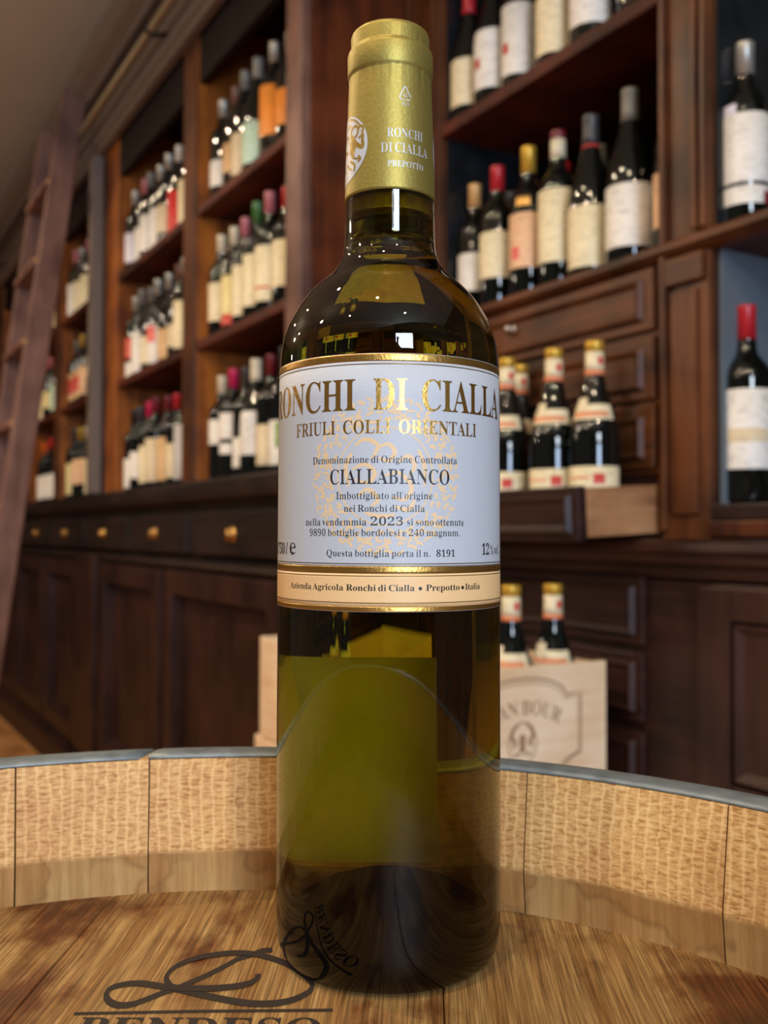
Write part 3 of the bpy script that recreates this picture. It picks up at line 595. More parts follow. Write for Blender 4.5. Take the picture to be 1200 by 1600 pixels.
def raised_panel(parent, name, x0, x1, z0, z1, v, mat, framew=0.02, proud=0.010, loc=(0, 0, 0)):
    """a fielded panel: sloping border round a flat field, its face towards -v"""
    m = MB()
    A = [(x0, v, z0), (x1, v, z0), (x1, v, z1), (x0, v, z1)]
    f = framew
    B = [(x0 + f * .4, v - proud, z0 + f * .4), (x1 - f * .4, v - proud, z0 + f * .4), (x1 - f * .4, v - proud, z1 - f * .4), (x0 + f * .4, v - proud, z1 - f * .4)]
    C = [(x0 + f, v - proud * .35, z0 + f), (x1 - f, v - proud * .35, z0 + f), (x1 - f, v - proud * .35, z1 - f), (x0 + f, v - proud * .35, z1 - f)]
    D = [(x0, v + .004, z0), (x1, v + .004, z0), (x1, v + .004, z1), (x0, v + .004, z1)]
    V = D + A + B + C
    F = []
    for a, b in ((0, 4), (4, 8), (8, 12)):
        for i in range(4):
            j = (i + 1) % 4
            F.append((a + i, a + j, b + j, b + i))
    F += [(12, 13, 14, 15), (3, 2, 1, 0)]
    m.add(V, F)
    return m.build(name, mat, parent, 0.0015, loc=loc)

def knob_mb(u, v, z, r=0.014, k=1.0):
    """round knob on a back plate, pointing to -v"""
    m = MB()
    prof = [(0.0001, -0.034), (r * .7, -0.032), (r, -0.025), (r * .8, -0.017), (r * .42, -0.012), (r * .4, -0.006), (r * 1.25, -0.004), (r * 1.25, 0.0), (0.0001, 0.0)]
    seg = 16
    V, F = [], []
    for q, d in prof:
        for i in range(seg):
            a = 2 * PI * i / seg
            V.append((u + q * math.cos(a), v + d * k, z + q * math.sin(a)))
    for k in range(len(prof) - 1):
        for i in range(seg):
            F.append((k * seg + i, k * seg + (i + 1) % seg, (k + 1) * seg + (i + 1) % seg, (k + 1) * seg + i))
    return m.add(V, F)

UNITS = [(-2.65, -1.955), (-3.25, -2.65), (-3.88, -3.25), (-4.5, -3.88), (-5.1, -4.5), (-5.7, -5.1), (-6.3, -5.7), (-6.9, -6.3)]
DOORS = [(-2.84, -2.0), (-3.60, -2.88), (-4.58, -3.95), (-5.28, -4.62), (-5.95, -5.32), (-6.8, -6.0)]
base = thing('base_cabinet', 'long black-brown base cabinet with a row of small drawers under the left counter', 'cabinet', W(UL, 0.93, 0), WROT)
BL = (-UL, -0.93, 0)
MB().box(-6.9, -1.955, 0.935, 1.36, 0.0, 1.045).build('carcass', COUNTERWOOD, base, 0.003, loc=BL)
for i, (a, b) in enumerate(UNITS):
    d = MB().box(a + 0.012, b - 0.012, 0.905, 0.936, 0.922, 1.032).build('drawer', COUNTERWOOD, base, 0.003, loc=BL)
    knob_mb((a + b) / 2, 0.905, 0.975, 0.017, 0.6).build('knob', BRASS, d, 0, True)
MB().prism([(0.936, 0.875), (0.90, 0.880), (0.896, 0.888), (0.902, 0.895), (0.936, 0.912)], 'x', -6.9, -1.955).build('rail_moulding', COUNTERWOOD, base, 0, loc=BL)
for a, b in DOORS:
    dr = MB().box(a, a + 0.075, 0.896, 0.936, 0.145, 0.87).box(b - 0.075, b, 0.896, 0.936, 0.145, 0.87).box(a + 0.075, b - 0.075, 0.896, 0.936, 0.80, 0.87).box(a + 0.075, b - 0.075, 0.896, 0.936, 0.145, 0.215)
    dr = dr.build('door', DARKWOOD_Z, base, 0.004, loc=BL)
    MB().box(a + 0.075, b - 0.075, 0.931, 0.936, 0.215, 0.80).build('door_panel', DARKWOOD_Z, dr, 0)
    MB().prism([(0.897, 0.214), (0.899, 0.222), (0.915, 0.228), (0.926, 0.246), (0.931, 0.250), (0.931, 0.214)], 'x', a + 0.075, b - 0.075).build('sill_moulding', DARKWOOD_X, dr, 0)
MB().box(-3.93, -3.63, 0.882, 0.936, 0.145, 0.90).build('post', DARKWOOD_Z, base, 0.004, loc=BL)
MB().prism([(0.936, 0.0), (0.868, 0.0), (0.868, 0.095), (0.872, 0.108), (0.905, 0.135), (0.936, 0.145)], 'x', -6.9, -1.955).build('plinth', DARKWOOD_X, base, 0, loc=BL)

# ------------------------------------------------------------------ right cabinet
UR = -1.1
display = thing('display_cabinet', 'tall brown display cabinet with a bottle shelf over small drawers on the right', 'cabinet', W(UR, 1.2, 0), WROT)
RL = (-UR, -1.2, 0)
def RP(name, mb, mat, bevel=0.003, parent=None):
    return mb.build(name, mat, parent or display, bevel, loc=RL if parent is None else (0, 0, 0))
for k, (a, b) in enumerate([(-1.948, -1.81), (-1.153, -1.053), (-0.42, -0.32)]):
    RP('upright', MB().box(a, b, 1.2, 1.62, 0.0, 2.88), MIDWOOD_Z)
    if k < 2:
        RP('upright_moulding', MB().box(a + 0.004, a + 0.016, 1.188, 1.2, 0.985, 2.88), MIDWOOD_Z)
        RP('upright_moulding', MB().box(b - 0.03, b - 0.018, 1.188, 1.2, 1.46, 2.88), MIDWOOD_Z)
        RP('upright_moulding', MB().box(b - 0.014, b - 0.002, 1.192, 1.2, 1.46, 2.88), MIDWOOD_Z)
for a, b in ((-1.81, -1.153), (-1.053, -0.42)):
    RP('side_lining', MB().box(a, a + 0.006, 1.215, 1.60, 1.03, 2.7), BLACKPANEL, 0)
    RP('back_lining', MB().box(a, b, 1.60, 1.62, 0.6, 2.7), BLACKPANEL, 0)
RP('shelf', MB().box(-1.809, -1.154, 1.2, 1.599, 1.863, 1.892), SHELFWOOD)
RP('ledge', MB().prism([(1.186, 1.452), (1.182, 1.447), (1.182, 1.437), (1.19, 1.43), (1.2, 1.425), (1.599, 1.425), (1.599, 1.452)], 'x', -1.948, -0.32), MIDWOOD_X, 0.001)
RP('ledge_apron', MB().box(-1.153, -1.06, 1.19, 1.2, 1.38, 1.425), MIDWOOD_X)
# small drawers: four rows, the lowest pulled out
ROWS = [1.370, 1.255, 1.140]
for z in ROWS:
    d = RP('drawer', MB().box(-1.80, -1.165, 1.192, 1.21, z - 0.052, z + 0.052), MIDWOOD_X)
    raised_panel(d, 'drawer_panel', -1.78, -1.185, z - 0.036, z + 0.036, 1.1915, MIDWOOD_X, 0.014, 0.010)
    knob_mb(-1.535, 1.187, z + 0.012, 0.010, 0.5).build('knob', STEEL, d, 0, True)
RP('drawer_rail', MB().box(-1.81, -1.153, 1.205, 1.24, 0.95, 1.425), DARKWOOD_X, 0) 
for z in (1.312, 1.197, 1.083):
    RP('drawer_rail', MB().box(-1.81, -1.153, 1.2, 1.25, z - 0.0045, z + 0.0045), MIDWOOD_X, 0.001)
RP('stile_panel', MB().box(-1.13, -1.075, 1.194, 1.2, 1.01, 1.37), MIDWOOD_Z)
# lower compartment of the next bay
DAYLITLINING = plain('daylit_lining', rgb('#5d666e'), 0.6, noise=0.08, nscale=14)  # bluish daylight put into the lining colour
RP('side_lining', MB().box(-1.047, -1.041, 1.215, 1.598, 1.027, 1.424), DAYLITLINING, 0)
RP('back_lining', MB().box(-1.041, -0.42, 1.590, 1.598, 1.027, 1.424), DAYLITLINING, 0)
RP('compartment_floor', MB().box(-1.053, -0.42, 1.2, 1.599, 1.0, 1.026), DARKWOOD_X)
RP('compartment_apron', MB().box(-1.053, -0.42, 1.195, 1.215, 0.975, 1.0), REDWOOD_Z)
# waist moulding and base
RP('waist_moulding', MB().prism([(1.2, 0.972), (1.16, 0.972), (1.148, 0.965), (1.146, 0.953), (1.155, 0.945), (1.158, 0.935), (1.17, 0.925), (1.175, 0.91), (1.2, 0.905)], 'x', -1.948, -0.32), DARKWOOD_X, 0.001)
RP('base_carcass', MB().box(-1.948, -0.32, 1.178, 1.2, 0.0, 0.905), DARKWOOD_X)
for z in (0.853, 0.728, 0.60, 0.475, 0.35):
    d = RP('drawer', MB().box(-1.80, -1.165, 1.166, 1.179, z - 0.056, z + 0.056), DARKWOOD_X)
    raised_panel(d, 'drawer_panel', -1.785, -1.18, z - 0.042, z + 0.042, 1.1655, DARKWOOD_X, 0.014, 0.010)
    knob_mb(-1.49, 1.161, z, 0.010, 0.5).build('knob', STEEL, d, 0, True)
dr = MB().box(-1.045, -0.985, 1.160, 1.179, 0.10, 0.90).box(-0.48, -0.42, 1.160, 1.179, 0.10, 0.90).box(-0.985, -0.48, 1.160, 1.179, 0.852, 0.90).box(-0.985, -0.48, 1.160, 1.179, 0.54, 0.612).box(-0.985, -0.48, 1.160, 1.179, 0.10, 0.16)
dr = RP('door', dr, DARKWOOD_Z, 0.003)
raised_panel(dr, 'door_panel', -0.986, -0.479, 0.611, 0.853, 1.176, DARKWOOD_Z, 0.022, 0.016)
raised_panel(dr, 'door_panel', -0.986, -0.479, 0.159, 0.541, 1.176, DARKWOOD_Z, 0.022, 0.016)
RP('plinth', MB().box(-1.948, -0.32, 1.15, 1.178, 0.0, 0.10), DARKWOOD_X)

# the pulled-out drawer is a thing of its own: it slides
drw = thing('open_drawer', 'pulled-out drawer with pale wooden side holding gold-capped bottles', 'drawer', W(-1.1625, 1.215, 0.982), WROT)
drw.rotation_euler = (R(3.0), 0, WROT)
LW = 0.632
MB().box(-LW, 0.0, -0.186, -0.166, -0.006, 0.082).build('front_board', DARKWOOD_X, drw, 0.003)
raised_panel(drw, 'front_panel', -LW + 0.014, -0.014, 0.006, 0.070, -0.1865, DARKWOOD_X, 0.014, 0.010)
MB().box(-0.014, 0.0, -0.166, 0.20, 0.0, 0.079).build('side_board', PALEWOOD, drw, 0.002)
MB().box(-LW, -LW + 0.014, -0.166, 0.20, 0.0, 0.079).build('side_board', PALEWOOD, drw, 0.002)
MB().box(-LW + 0.014, -0.014, -0.166, 0.20, 0.003, 0.010).build('bottom_board', PALEWOOD, drw)
MB().box(-LW + 0.014, -0.014, 0.19, 0.20, 0.010, 0.070).build('back_board', PALEWOOD, drw)

# ------------------------------------------------------------------ ladder and its rail
UX = -3.69
lad = thing('library_ladder', 'brown wooden library ladder leaning on the rail at far left', 'ladder', W(UX, 0.47, 0), WROT)
LL = (-UX, -0.47, 0)
def lv(z):
    return 0.430 + 0.1313 * z
TH = 0.03
for u in (UX - TH, UX - 0.44):
    s = MB().prism([(lv(0), 0.0), (lv(0) + 0.088, 0.0), (lv(2.60) + 0.088, 2.60), (lv(2.62) + 0.02, 2.64), (lv(2.6), 2.60)], 'x', u, u + TH).build('stile', LADDERWOOD, lad, 0.006, loc=LL)
z = 2.27
while z > 0.1:
    MB().box(UX - 0.41, UX - TH, lv(z) - 0.012, lv(z) + 0.088, z - 0.012, z + 0.012).build('tread', LADDERWOOD, lad, 0.003, loc=LL)
    for u in (UX - TH / 2, UX - 0.425):
        b = MB().lathe([(0.0001, -0.006), (0.006, -0.005), (0.009, 0.0), (0.009, 0.004), (0.0001, 0.004)], 14)
        b.build('bolt', BRASS, lad, 0, True, loc=(u - UX, lv(z) - 0.47 - 0.001, z), rot=(R(-90) + 0.13, 0, 0))
    z -= 0.30
for u in (UX - TH / 2, UX - 0.425):
    hk = MB().tube([(u, lv(2.55) + 0.05, 2.55), (u, 0.815, 2.525), (u, 0.835, 2.505), (u, 0.858, 2.490)], 0.009, 8)
    hk.build('hook', STEEL, lad, 0, True, loc=LL)
rail = thing('ladder_rail', 'long metal ladder rail running below the cornice', 'rail', W(UL, 0.84, 2.463), WROT)
MB().tube([(-3.4, 0, 0), (1.5, 0, 0)], 0.013, 12).build('pipe', plain('dull_brass_pipe', rgb('#8d7f66'), 0.4, metal=0.8), rail, 0, True)
for u in (-2.81, -4.75, -5.7, -6.6):
    MB().tube([(u - UL, 0.048, 0.0), (u - UL, 0.02, -0.012), (u - UL, 0.0, -0.016), (u - UL, -0.016, -0.004), (u - UL, -0.016, 0.010), (u - UL, 0.0, 0.018)], 0.007, 8).build('bracket', BLACKIRON, rail, 0, True)

# ------------------------------------------------------------------ wine crates on the floor in front of the right cabinet
CV0, CV1, CL = 0.774, 1.12, 0.62             # v range, length along u
CUF = -1.199
def crate(z0, name, label, open_top, du=0.0, dv=0.0, marks=True, Hh=0.197):
    t = thing(name, label, 'crate', W(CUF - CL / 2 + du, (CV0 + CV1) / 2 + dv, z0), WROT, 'wine crates stacked in front of the right cabinet')
    L, D, w = CL / 2, (CV1 - CV0) / 2, 0.011
    MB().box(L - w, L, -D, D, 0, Hh).build('end_board', CRATEWOOD, t, 0.0015)
    MB().box(-L, -L + w, -D, D, 0, Hh).build('end_board', CRATEWOOD, t, 0.0015)
    side = wood('crate_side_pine', rgb('#e0b98c'), rgb('#f6deba'), (2.5, 30, 34), 1.3, rough=0.65, coat=0, bump=0.1)
    MB().box(-L + w, L - w, -D, -D + w, 0, Hh - 0.004).build('side_board', side, t, 0.0015)
    MB().box(-L + w, L - w, D - w, D, 0, Hh - 0.004).build('side_board', side, t, 0.0015)
    MB().box(-L + w, L - w, -D + w, D - w, 0, w).build('bottom_board', side, t)
    if not open_top:
        MB().box(-L + w, L - w, -D + w, D - w, Hh - w, Hh - 0.0005).build('lid', side, t)
    if marks:
        def mp(a, b):
            return Vector((L + 0.0006, a, b))
        # plaque outline with a raised arch and cut corners
        P = []
        hw, zt, zb = 0.118, 0.150, 0.028
        P += [(hw, zb + 0.028), (hw, zt)]
        P += [(0.088, zt - 0.001)]
        P += [(0.088 * math.cos(R(a)), zt - 0.002 + 0.032 * math.sin(R(a))) for a in range(12, 169, 12)]
        P += [(-0.088, zt - 0.001), (-hw, zt), (-hw, zb + 0.028), (-0.095, zb + 0.02), (-0.07, zb), (0.07, zb), (0.095, zb + 0.02)]
        st = [stroke_polys(P + [P[0]], 0.0018)]
        Q = [(a * 0.955, (b - 0.09) * 0.93 + 0.089) for a, b in P]
        st.append(stroke_polys(Q + [Q[0]], 0.0009))
        # crest: ring, shield and mantling
        c0 = (0.0, 0.080)
        st.append(stroke_polys([(c0[0] + 0.027 * math.cos(R(a)), c0[1] + 0.033 * math.sin(R(a))) for a in range(0, 361, 15)], 0.0011))
        for q in (-1, 1):
            st.append(stroke_polys(smooth_line([(q * 0.006, 0.112), (q * 0.016, 0.104), (q * 0.021, 0.092), (q * 0.014, 0.082), (q * 0.020, 0.074)]), 0.0038, taper=True))
            st.append(stroke_polys(smooth_line([(q * 0.004, 0.060), (q * 0.012, 0.066), (q * 0.017, 0.060)]), 0.002, taper=True))
        st.append(stroke_polys([(0, 0.094), (0.0, 0.066)], 0.006))
        strokes_mesh('brand_mark', st, mp, CRATEMARK, t)
        polys, wd = glyph_layout('JEAN & BOUR'.replace('& ', ''), 'B')
        k = 0.15 / wd
        out = []
        for p in polys:
            q = []
            for a, b in p:
                ang = (a * k - 0.075) / 0.145
                rr = 0.145 + b * 0.022
                q.append((rr * math.sin(ang), 0.118 - 0.145 + rr * math.cos(ang) + 0.006))
            out.append(q)
        flat_print('brand_lettering', out, mp, CRATEMARK, t, 0.05)
    return t
crate(0.0, 'wine_crate', 'lowest closed pale pine crate of the stack behind the barrel, on the floor', False, -0.004, 0.0, False, 0.191)
crate(0.192, 'wine_crate', 'second closed pale pine crate from the floor in the stack behind the barrel', False, 0.006, -0.003, False, 0.191)
crate(0.384, 'wine_crate', 'third closed pale pine crate from the floor, right under the open branded crate', False, -0.016, -0.004, False, 0.191)
crate(0.5755, 'wine_crate', 'open pale pine crate with a branded crest holding gold-capped bottles, top of the stack', True)

# ------------------------------------------------------------------ barrel
BX, BY, HEAD = -0.0479, 0.1528, 0.8421
barrel = thing('oak_barrel', 'upright oak wine barrel with grey metal rim, the large bottle standing on its head', 'barrel', (BX, BY, 0))
TOP = 0.8921

def stave_material():
    m, nt, b = mat_new('stave_oak')
    N, Lk = nt.nodes.new, nt.links.new
    uv = N('ShaderNodeUVMap')
    sp = N('ShaderNodeSeparateXYZ')
    Lk(uv.outputs[0], sp.inputs[0])
    oi = N('ShaderNodeObjectInfo')
    off = N('ShaderNodeVectorMath'); off.operation = 'MULTIPLY_ADD'
    off.inputs[1].default_value = (1.7, 0.0, 2.3)
    Lk(oi.outputs['Random'], off.inputs[0]); Lk(uv.outputs[0], off.inputs[2])
    # rows of short ticks (sawn end grain)
    warp = N('ShaderNodeTexNoise'); warp.inputs['Scale'].default_value = 22; warp.inputs['Detail'].default_value = 2
    Lk(off.outputs[0], warp.inputs['Vector'])
    wv = N('ShaderNodeVectorMath'); wv.operation = 'MULTIPLY_ADD'
    wv.inputs[1].default_value = (0.005, 0.004, 0)
    Lk(warp.outputs['Color'], wv.inputs[0]); Lk(off.outputs[0], wv.inputs[2])
    mp = N('ShaderNodeMapping'); mp.inputs['Scale'].default_value = (260, 900, 1)
    Lk(wv.outputs[0], mp.inputs['Vector'])
    tick = N('ShaderNodeTexNoise'); tick.inputs['Scale'].default_value = 1.0; tick.inputs['Detail'].default_value = 3; tick.inputs['Roughness'].default_value = 0.6
    Lk(mp.outputs[0], tick.inputs['Vector'])
    wave = N('ShaderNodeTexWave'); wave.bands_direction = 'X'; wave.inputs['Scale'].default_value = 75; wave.inputs['Distortion'].default_value = 2.2
    wave.inputs['Detail'].default_value = 3; wave.inputs['Detail Scale'].default_value = 3
    Lk(wv.outputs[0], wave.inputs['Vector'])
    big = N('ShaderNodeTexNoise'); big.inputs['Scale'].default_value = 30; big.inputs['Detail'].default_value = 5
    Lk(off.outputs[0], big.inputs['Vector'])
    hm = N('ShaderNodeMath'); hm.operation = 'MULTIPLY_ADD'; hm.inputs[1].default_value = 0.72
    Lk(tick.outputs['Fac'], hm.inputs[0])
    h2 = N('ShaderNodeMath'); h2.operation = 'MULTIPLY'; h2.inputs[1].default_value = 0.13
    wr = ramp(nt, [(0.0, (0, 0, 0, 1)), (0.28, (1, 1, 1, 1))])
    Lk(wave.outputs['Fac'], wr.inputs['Fac']); Lk(wr.outputs['Color'], h2.inputs[0]); Lk(h2.outputs[0], hm.inputs[2])
    # smooth planed grain for the croze and the outside
    mp2 = N('ShaderNodeMapping'); mp2.inputs['Scale'].default_value = (260, 14, 1)
    Lk(off.outputs[0], mp2.inputs['Vector'])
    gr = N('ShaderNodeTexNoise'); gr.inputs['Scale'].default_value = 1; gr.inputs['Detail'].default_value = 6; gr.inputs['Roughness'].default_value = 0.7
    Lk(mp2.outputs[0], gr.inputs['Vector'])
    saw = ramp(nt, [(0.34, rgb('#f0c888')), (0.48, rgb('#dcae6e')), (0.64, rgb('#ad7840'))])
    Lk(hm.outputs[0], saw.inputs['Fac'])
    planed = ramp(nt, [(0.3, rgb('#a98048')), (0.7, rgb('#d6b074'))])
    Lk(gr.outputs['Fac'], planed.inputs['Fac'])
    # water marks along the croze
    st = N('ShaderNodeTexNoise'); st.inputs['Scale'].default_value = 26; st.inputs['Detail'].default_value = 3
    Lk(off.outputs[0], st.inputs['Vector'])
    stain = ramp(nt, [(0.50, (1, 1, 1, 1)), (0.535, rgb('#8a6138')), (0.56, rgb('#d8b48a')), (0.75, rgb('#d0a87a'))])
    Lk(st.outputs['Fac'], stain.inputs['Fac'])
    pm = N('ShaderNodeMix'); pm.data_type = 'RGBA'; pm.blend_type = 'MULTIPLY'; pm.inputs['Factor'].default_value = 0.4
    Lk(planed.outputs['Color'], pm.inputs['A']); Lk(stain.outputs['Color'], pm.inputs['B'])
    # which zone: sawn bevel above the croze
    jit = N('ShaderNodeMath'); jit.operation = 'MULTIPLY_ADD'; jit.inputs[1].default_value = 0.004
    Lk(big.outputs['Fac'], jit.inputs[0]); Lk(sp.outputs['Y'], jit.inputs[2])
    zone = N('ShaderNodeMapRange'); zone.inputs['From Min'].default_value = 0.8590; zone.inputs['From Max'].default_value = 0.8604
    Lk(jit.outputs[0], zone.inputs['Value'])
    mx = N('ShaderNodeMix'); mx.data_type = 'RGBA'
    Lk(zone.outputs['Result'], mx.inputs['Factor'])
    Lk(pm.outputs['Result'], mx.inputs['A']); Lk(saw.outputs['Color'], mx.inputs['B'])
    tone = N('ShaderNodeMix'); tone.data_type = 'RGBA'; tone.blend_type = 'MULTIPLY'; tone.inputs['Factor'].default_value = 0.5
    tr = ramp(nt, [(0.3, rgb('#c9a183')), (0.7, (1, 1, 1, 1))])
    Lk(big.outputs['Fac'], tr.inputs['Fac'])
    Lk(mx.outputs['Result'], tone.inputs['A']); Lk(tr.outputs['Color'], tone.inputs['B'])
    Lk(tone.outputs['Result'], b.inputs['Base Color'])
    b.inputs['Roughness'].default_value = 0.6
    b.inputs['Specular IOR Level'].default_value = 0.35
    inv = N('ShaderNodeMath'); inv.operation = 'MULTIPLY'; 
    Lk(hm.outputs[0], inv.inputs[0]); Lk(zone.outputs['Result'], inv.inputs[1])
    bp = N('ShaderNodeBump'); bp.inputs['Strength'].default_value = 0.5; bp.inputs['Distance'].default_value = 0.0006; bp.invert = True
    Lk(inv.outputs[0], bp.inputs['Height']); Lk(bp.outputs['Normal'], b.inputs['Normal'])
    return m
STAVE = stave_material()

def bulge(z):
    return 0.052 * (1 - ((z - 0.446) / 0.446) ** 2)
inner = [(0.2302, TOP), (0.2256, 0.8590), (0.2292, HEAD - 0.012)] + [(0.2285 + bulge(z), z) for z in (0.80, 0.70, 0.58, 0.446, 0.31, 0.19, 0.08, 0.0)]
outer = [(0.2540 + bulge(z), z) for z in (0.0, 0.08, 0.19, 0.31, 0.446, 0.58, 0.70, 0.80, 0.855)] + [(0.2468, TOP)]
PROF = inner + outer
JOINTS = [-22.7, -10.6, 8.0, 25.95, 44.0]
n_more = 18
JOINTS += [44.0 + (337.3 - 44.0) * i / n_more for i in range(1, n_more)]
JOINTS.append(337.3)
rnd = random.Random(4)
for k in range(len(JOINTS) - 1):
    a0, a1 = JOINTS[k] + 0.07, JOINTS[k + 1] - 0.07
    nst = 6
    V, UVs, F = [], [], []
    dr_ = rnd.uniform(-0.0006, 0.0006)
    for r, z in PROF:
        for i in range(nst + 1):
            a = R(a0 + (a1 - a0) * i / nst)
            V.append(((r + dr_) * math.sin(a), (r + dr_) * math.cos(a), z))
            UVs.append((0.23 * a, z))
    m, n = len(PROF), nst + 1
    for j in range(m):
        for i in range(nst):
            F.append((j * n + i, j * n + i + 1, ((j + 1) % m) * n + i + 1, ((j + 1) % m) * n + i))
    F.append([j * n for j in range(m)])
    F.append([j * n + nst for j in range(m)][::-1])
    me = mesh_of('stave', V, F)
    bm = bmesh.new(); bm.from_mesh(me)
    bmesh.ops.recalc_face_normals(bm, faces=bm.faces)
    lay = bm.loops.layers.uv.new('UVMap')
    for f in bm.faces:
        for l in f.loops:
            l[lay].uv = UVs[l.vert.index]
    bm.to_mesh(me); bm.free()
    put('stave', me, STAVE, barrel)

# head boards, running away from the camera
HEADWOOD = None
def head_material():
    m, nt, b = mat_new('head_oak')
    N, Lk = nt.nodes.new, nt.links.new
    tc = N('ShaderNodeTexCoord')
    oi = N('ShaderNodeObjectInfo')
    off = N('ShaderNodeVectorMath'); off.operation = 'MULTIPLY_ADD'; off.inputs[1].default_value = (0.7, 1.9, 0)
    Lk(oi.outputs['Random'], off.inputs[0]); Lk(tc.outputs['Object'], off.inputs[2])
    wn = N('ShaderNodeTexNoise'); wn.inputs['Scale'].default_value = 14; wn.inputs['Detail'].default_value = 2
    Lk(off.outputs[0], wn.inputs['Vector'])
    wv = N('ShaderNodeVectorMath'); wv.operation = 'MULTIPLY_ADD'; wv.inputs[1].default_value = (0.002, 0.0, 0)
    Lk(wn.outputs['Color'], wv.inputs[0]); Lk(off.outputs[0], wv.inputs[2])
    mp = N('ShaderNodeMapping'); mp.inputs['Scale'].default_value = (1150, 22, 40)
    Lk(wv.outputs[0], mp.inputs['Vector'])
    g = N('ShaderNodeTexNoise'); g.inputs['Scale'].default_value = 1; g.inputs['Detail'].default_value = 5; g.inputs['Roughness'].default_value = 0.65
    Lk(mp.outputs[0], g.inputs['Vector'])
    mp3 = N('ShaderNodeMapping'); mp3.inputs['Scale'].default_value = (170, 6, 40)
    Lk(wv.outputs[0], mp3.inputs['Vector'])
    g3 = N('ShaderNodeTexNoise'); g3.inputs['Scale'].default_value = 1; g3.inputs['Detail'].default_value = 4
    Lk(mp3.outputs[0], g3.inputs['Vector'])
    rp = ramp(nt, [(0.30, rgb('#5f472a')), (0.50, rgb('#9c7a4a')), (0.70, rgb('#cba86c'))])
    Lk(g.outputs['Fac'], rp.inputs['Fac'])
    r3 = ramp(nt, [(0.35, rgb('#c9ab8c')), (0.6, (1, 1, 1, 1))])
    Lk(g3.outputs['Fac'], r3.inputs['Fac'])
    m1 = N('ShaderNodeMix'); m1.data_type = 'RGBA'; m1.blend_type = 'MULTIPLY'; m1.inputs['Factor'].default_value = 0.8
    Lk(rp.outputs['Color'], m1.inputs['A']); Lk(r3.outputs['Color'], m1.inputs['B'])
    # dark wine stains
    st = N('ShaderNodeTexNoise'); st.inputs['Scale'].default_value = 17; st.inputs['Detail'].default_value = 6; st.inputs['Roughness'].default_value = 0.6
    mp2 = N('ShaderNodeMapping'); mp2.inputs['Scale'].default_value = (1.3, 0.7, 1); mp2.inputs['Location'].default_value = (0.3, 0.1, 0)
    Lk(tc.outputs['Object'], mp2.inputs['Vector']); Lk(mp2.outputs[0], st.inputs['Vector'])
    rs = ramp(nt, [(0.50, (1, 1, 1, 1)), (0.60, rgb('#a06a48')), (0.72, rgb('#5a3a2a'))])
    Lk(st.outputs['Fac'], rs.inputs['Fac'])
    m2 = N('ShaderNodeMix'); m2.data_type = 'RGBA'; m2.blend_type = 'MULTIPLY'; m2.inputs['Factor'].default_value = 0.9
    Lk(m1.outputs['Result'], m2.inputs['A']); Lk(rs.outputs['Color'], m2.inputs['B'])
    Lk(m2.outputs['Result'], b.inputs['Base Color'])
    b.inputs['Roughness'].default_value = 0.5
    b.inputs['Specular IOR Level'].default_value = 0.4
    bp = N('ShaderNodeBump'); bp.inputs['Strength'].default_value = 0.6; bp.inputs['Distance'].default_value = 0.0005
    Lk(g.outputs['Fac'], bp.inputs['Height']); Lk(bp.outputs['Normal'], b.inputs['Normal'])
    return m
HEADOAK = head_material()
HRAD = 0.2286
HROT = R(-2.4)
XJ = [-HRAD, -0.158, -0.0635, 0.060, 0.158, HRAD]
for i in range(len(XJ) - 1):
    x0, x1 = XJ[i] + 0.00015, XJ[i + 1] - 0.00015
    rad = HRAD - 0.0005
    x0, x1 = max(x0, -rad), min(x1, rad)
    pts = []
    for t in range(13):
        x = x0 + (x1 - x0) * t / 12
        pts.append((x, -math.sqrt(max(0, rad * rad - x * x))))
    for t in range(13):
        x = x1 + (x0 - x1) * t / 12
        pts.append((x, math.sqrt(max(0, rad * rad - x * x))))
    q = []
    for p in pts:
        if not q or math.hypot(p[0] - q[-1][0], p[1] - q[-1][1]) > 1e-5:
            q.append(p)
    if math.hypot(q[0][0] - q[-1][0], q[0][1] - q[-1][1]) < 1e-5:
        q.pop()
    MB().prism(q, 'z', -0.022, 0.0).build('head_board', HEADOAK, barrel, 0.0006, loc=(0, 0, HEAD), rot=(0, 0, HROT))

# galvanised rim over the stave ends (with its slanted joint) and hoops round the belly
GALV = plain('galvanised_steel', rgb('#7d878a'), 0.5, metal=0.45, noise=0.3, nscale=110, bump=0.6)
gm = MATS['galvanised_steel']
rim = MB()
cs = [(0.2303, TOP + 0.0003), (0.2303, TOP + 0.0010), (0.2325, TOP + 0.0019), (0.2380, TOP + 0.0022), (0.2440, TOP + 0.0014), (0.2474, TOP - 0.0004), (0.2488, TOP - 0.003), (0.2520, TOP - 0.018), (0.2506, TOP - 0.018), (0.2470, TOP - 0.003)]
nseg = 180
V, F = [], []
for i in range(nseg + 1):
    f = i / nseg
    for r, z in cs:
        a = R(-9.6 + 359.0 * f) + (r - 0.243) * 1.6
        V.append((r * math.sin(a), r * math.cos(a), z))
nc = len(cs)
for i in range(nseg):
    for j in range(nc):
        F.append((i * nc + j, i * nc + (j + 1) % nc, (i + 1) * nc + (j + 1) % nc, (i + 1) * nc + j))
F += [list(range(nc)), [nseg * nc + j for j in range(nc)][::-1]]
rim.add(V, F).build('rim_hoop', GALV, barrel, 0, True)
for za, zb in ((0.80, 0.845), (0.64, 0.68), (0.215, 0.255), (0.05, 0.10)):
    h = MB()
    pr = [(0.2546 + bulge(za), za), (0.2575 + bulge(za), za), (0.2575 + bulge(zb), zb), (0.2546 + bulge(zb), zb)]
    h.lathe(pr + [pr[0]], 96).build('hoop', GALV, barrel, 0, False)

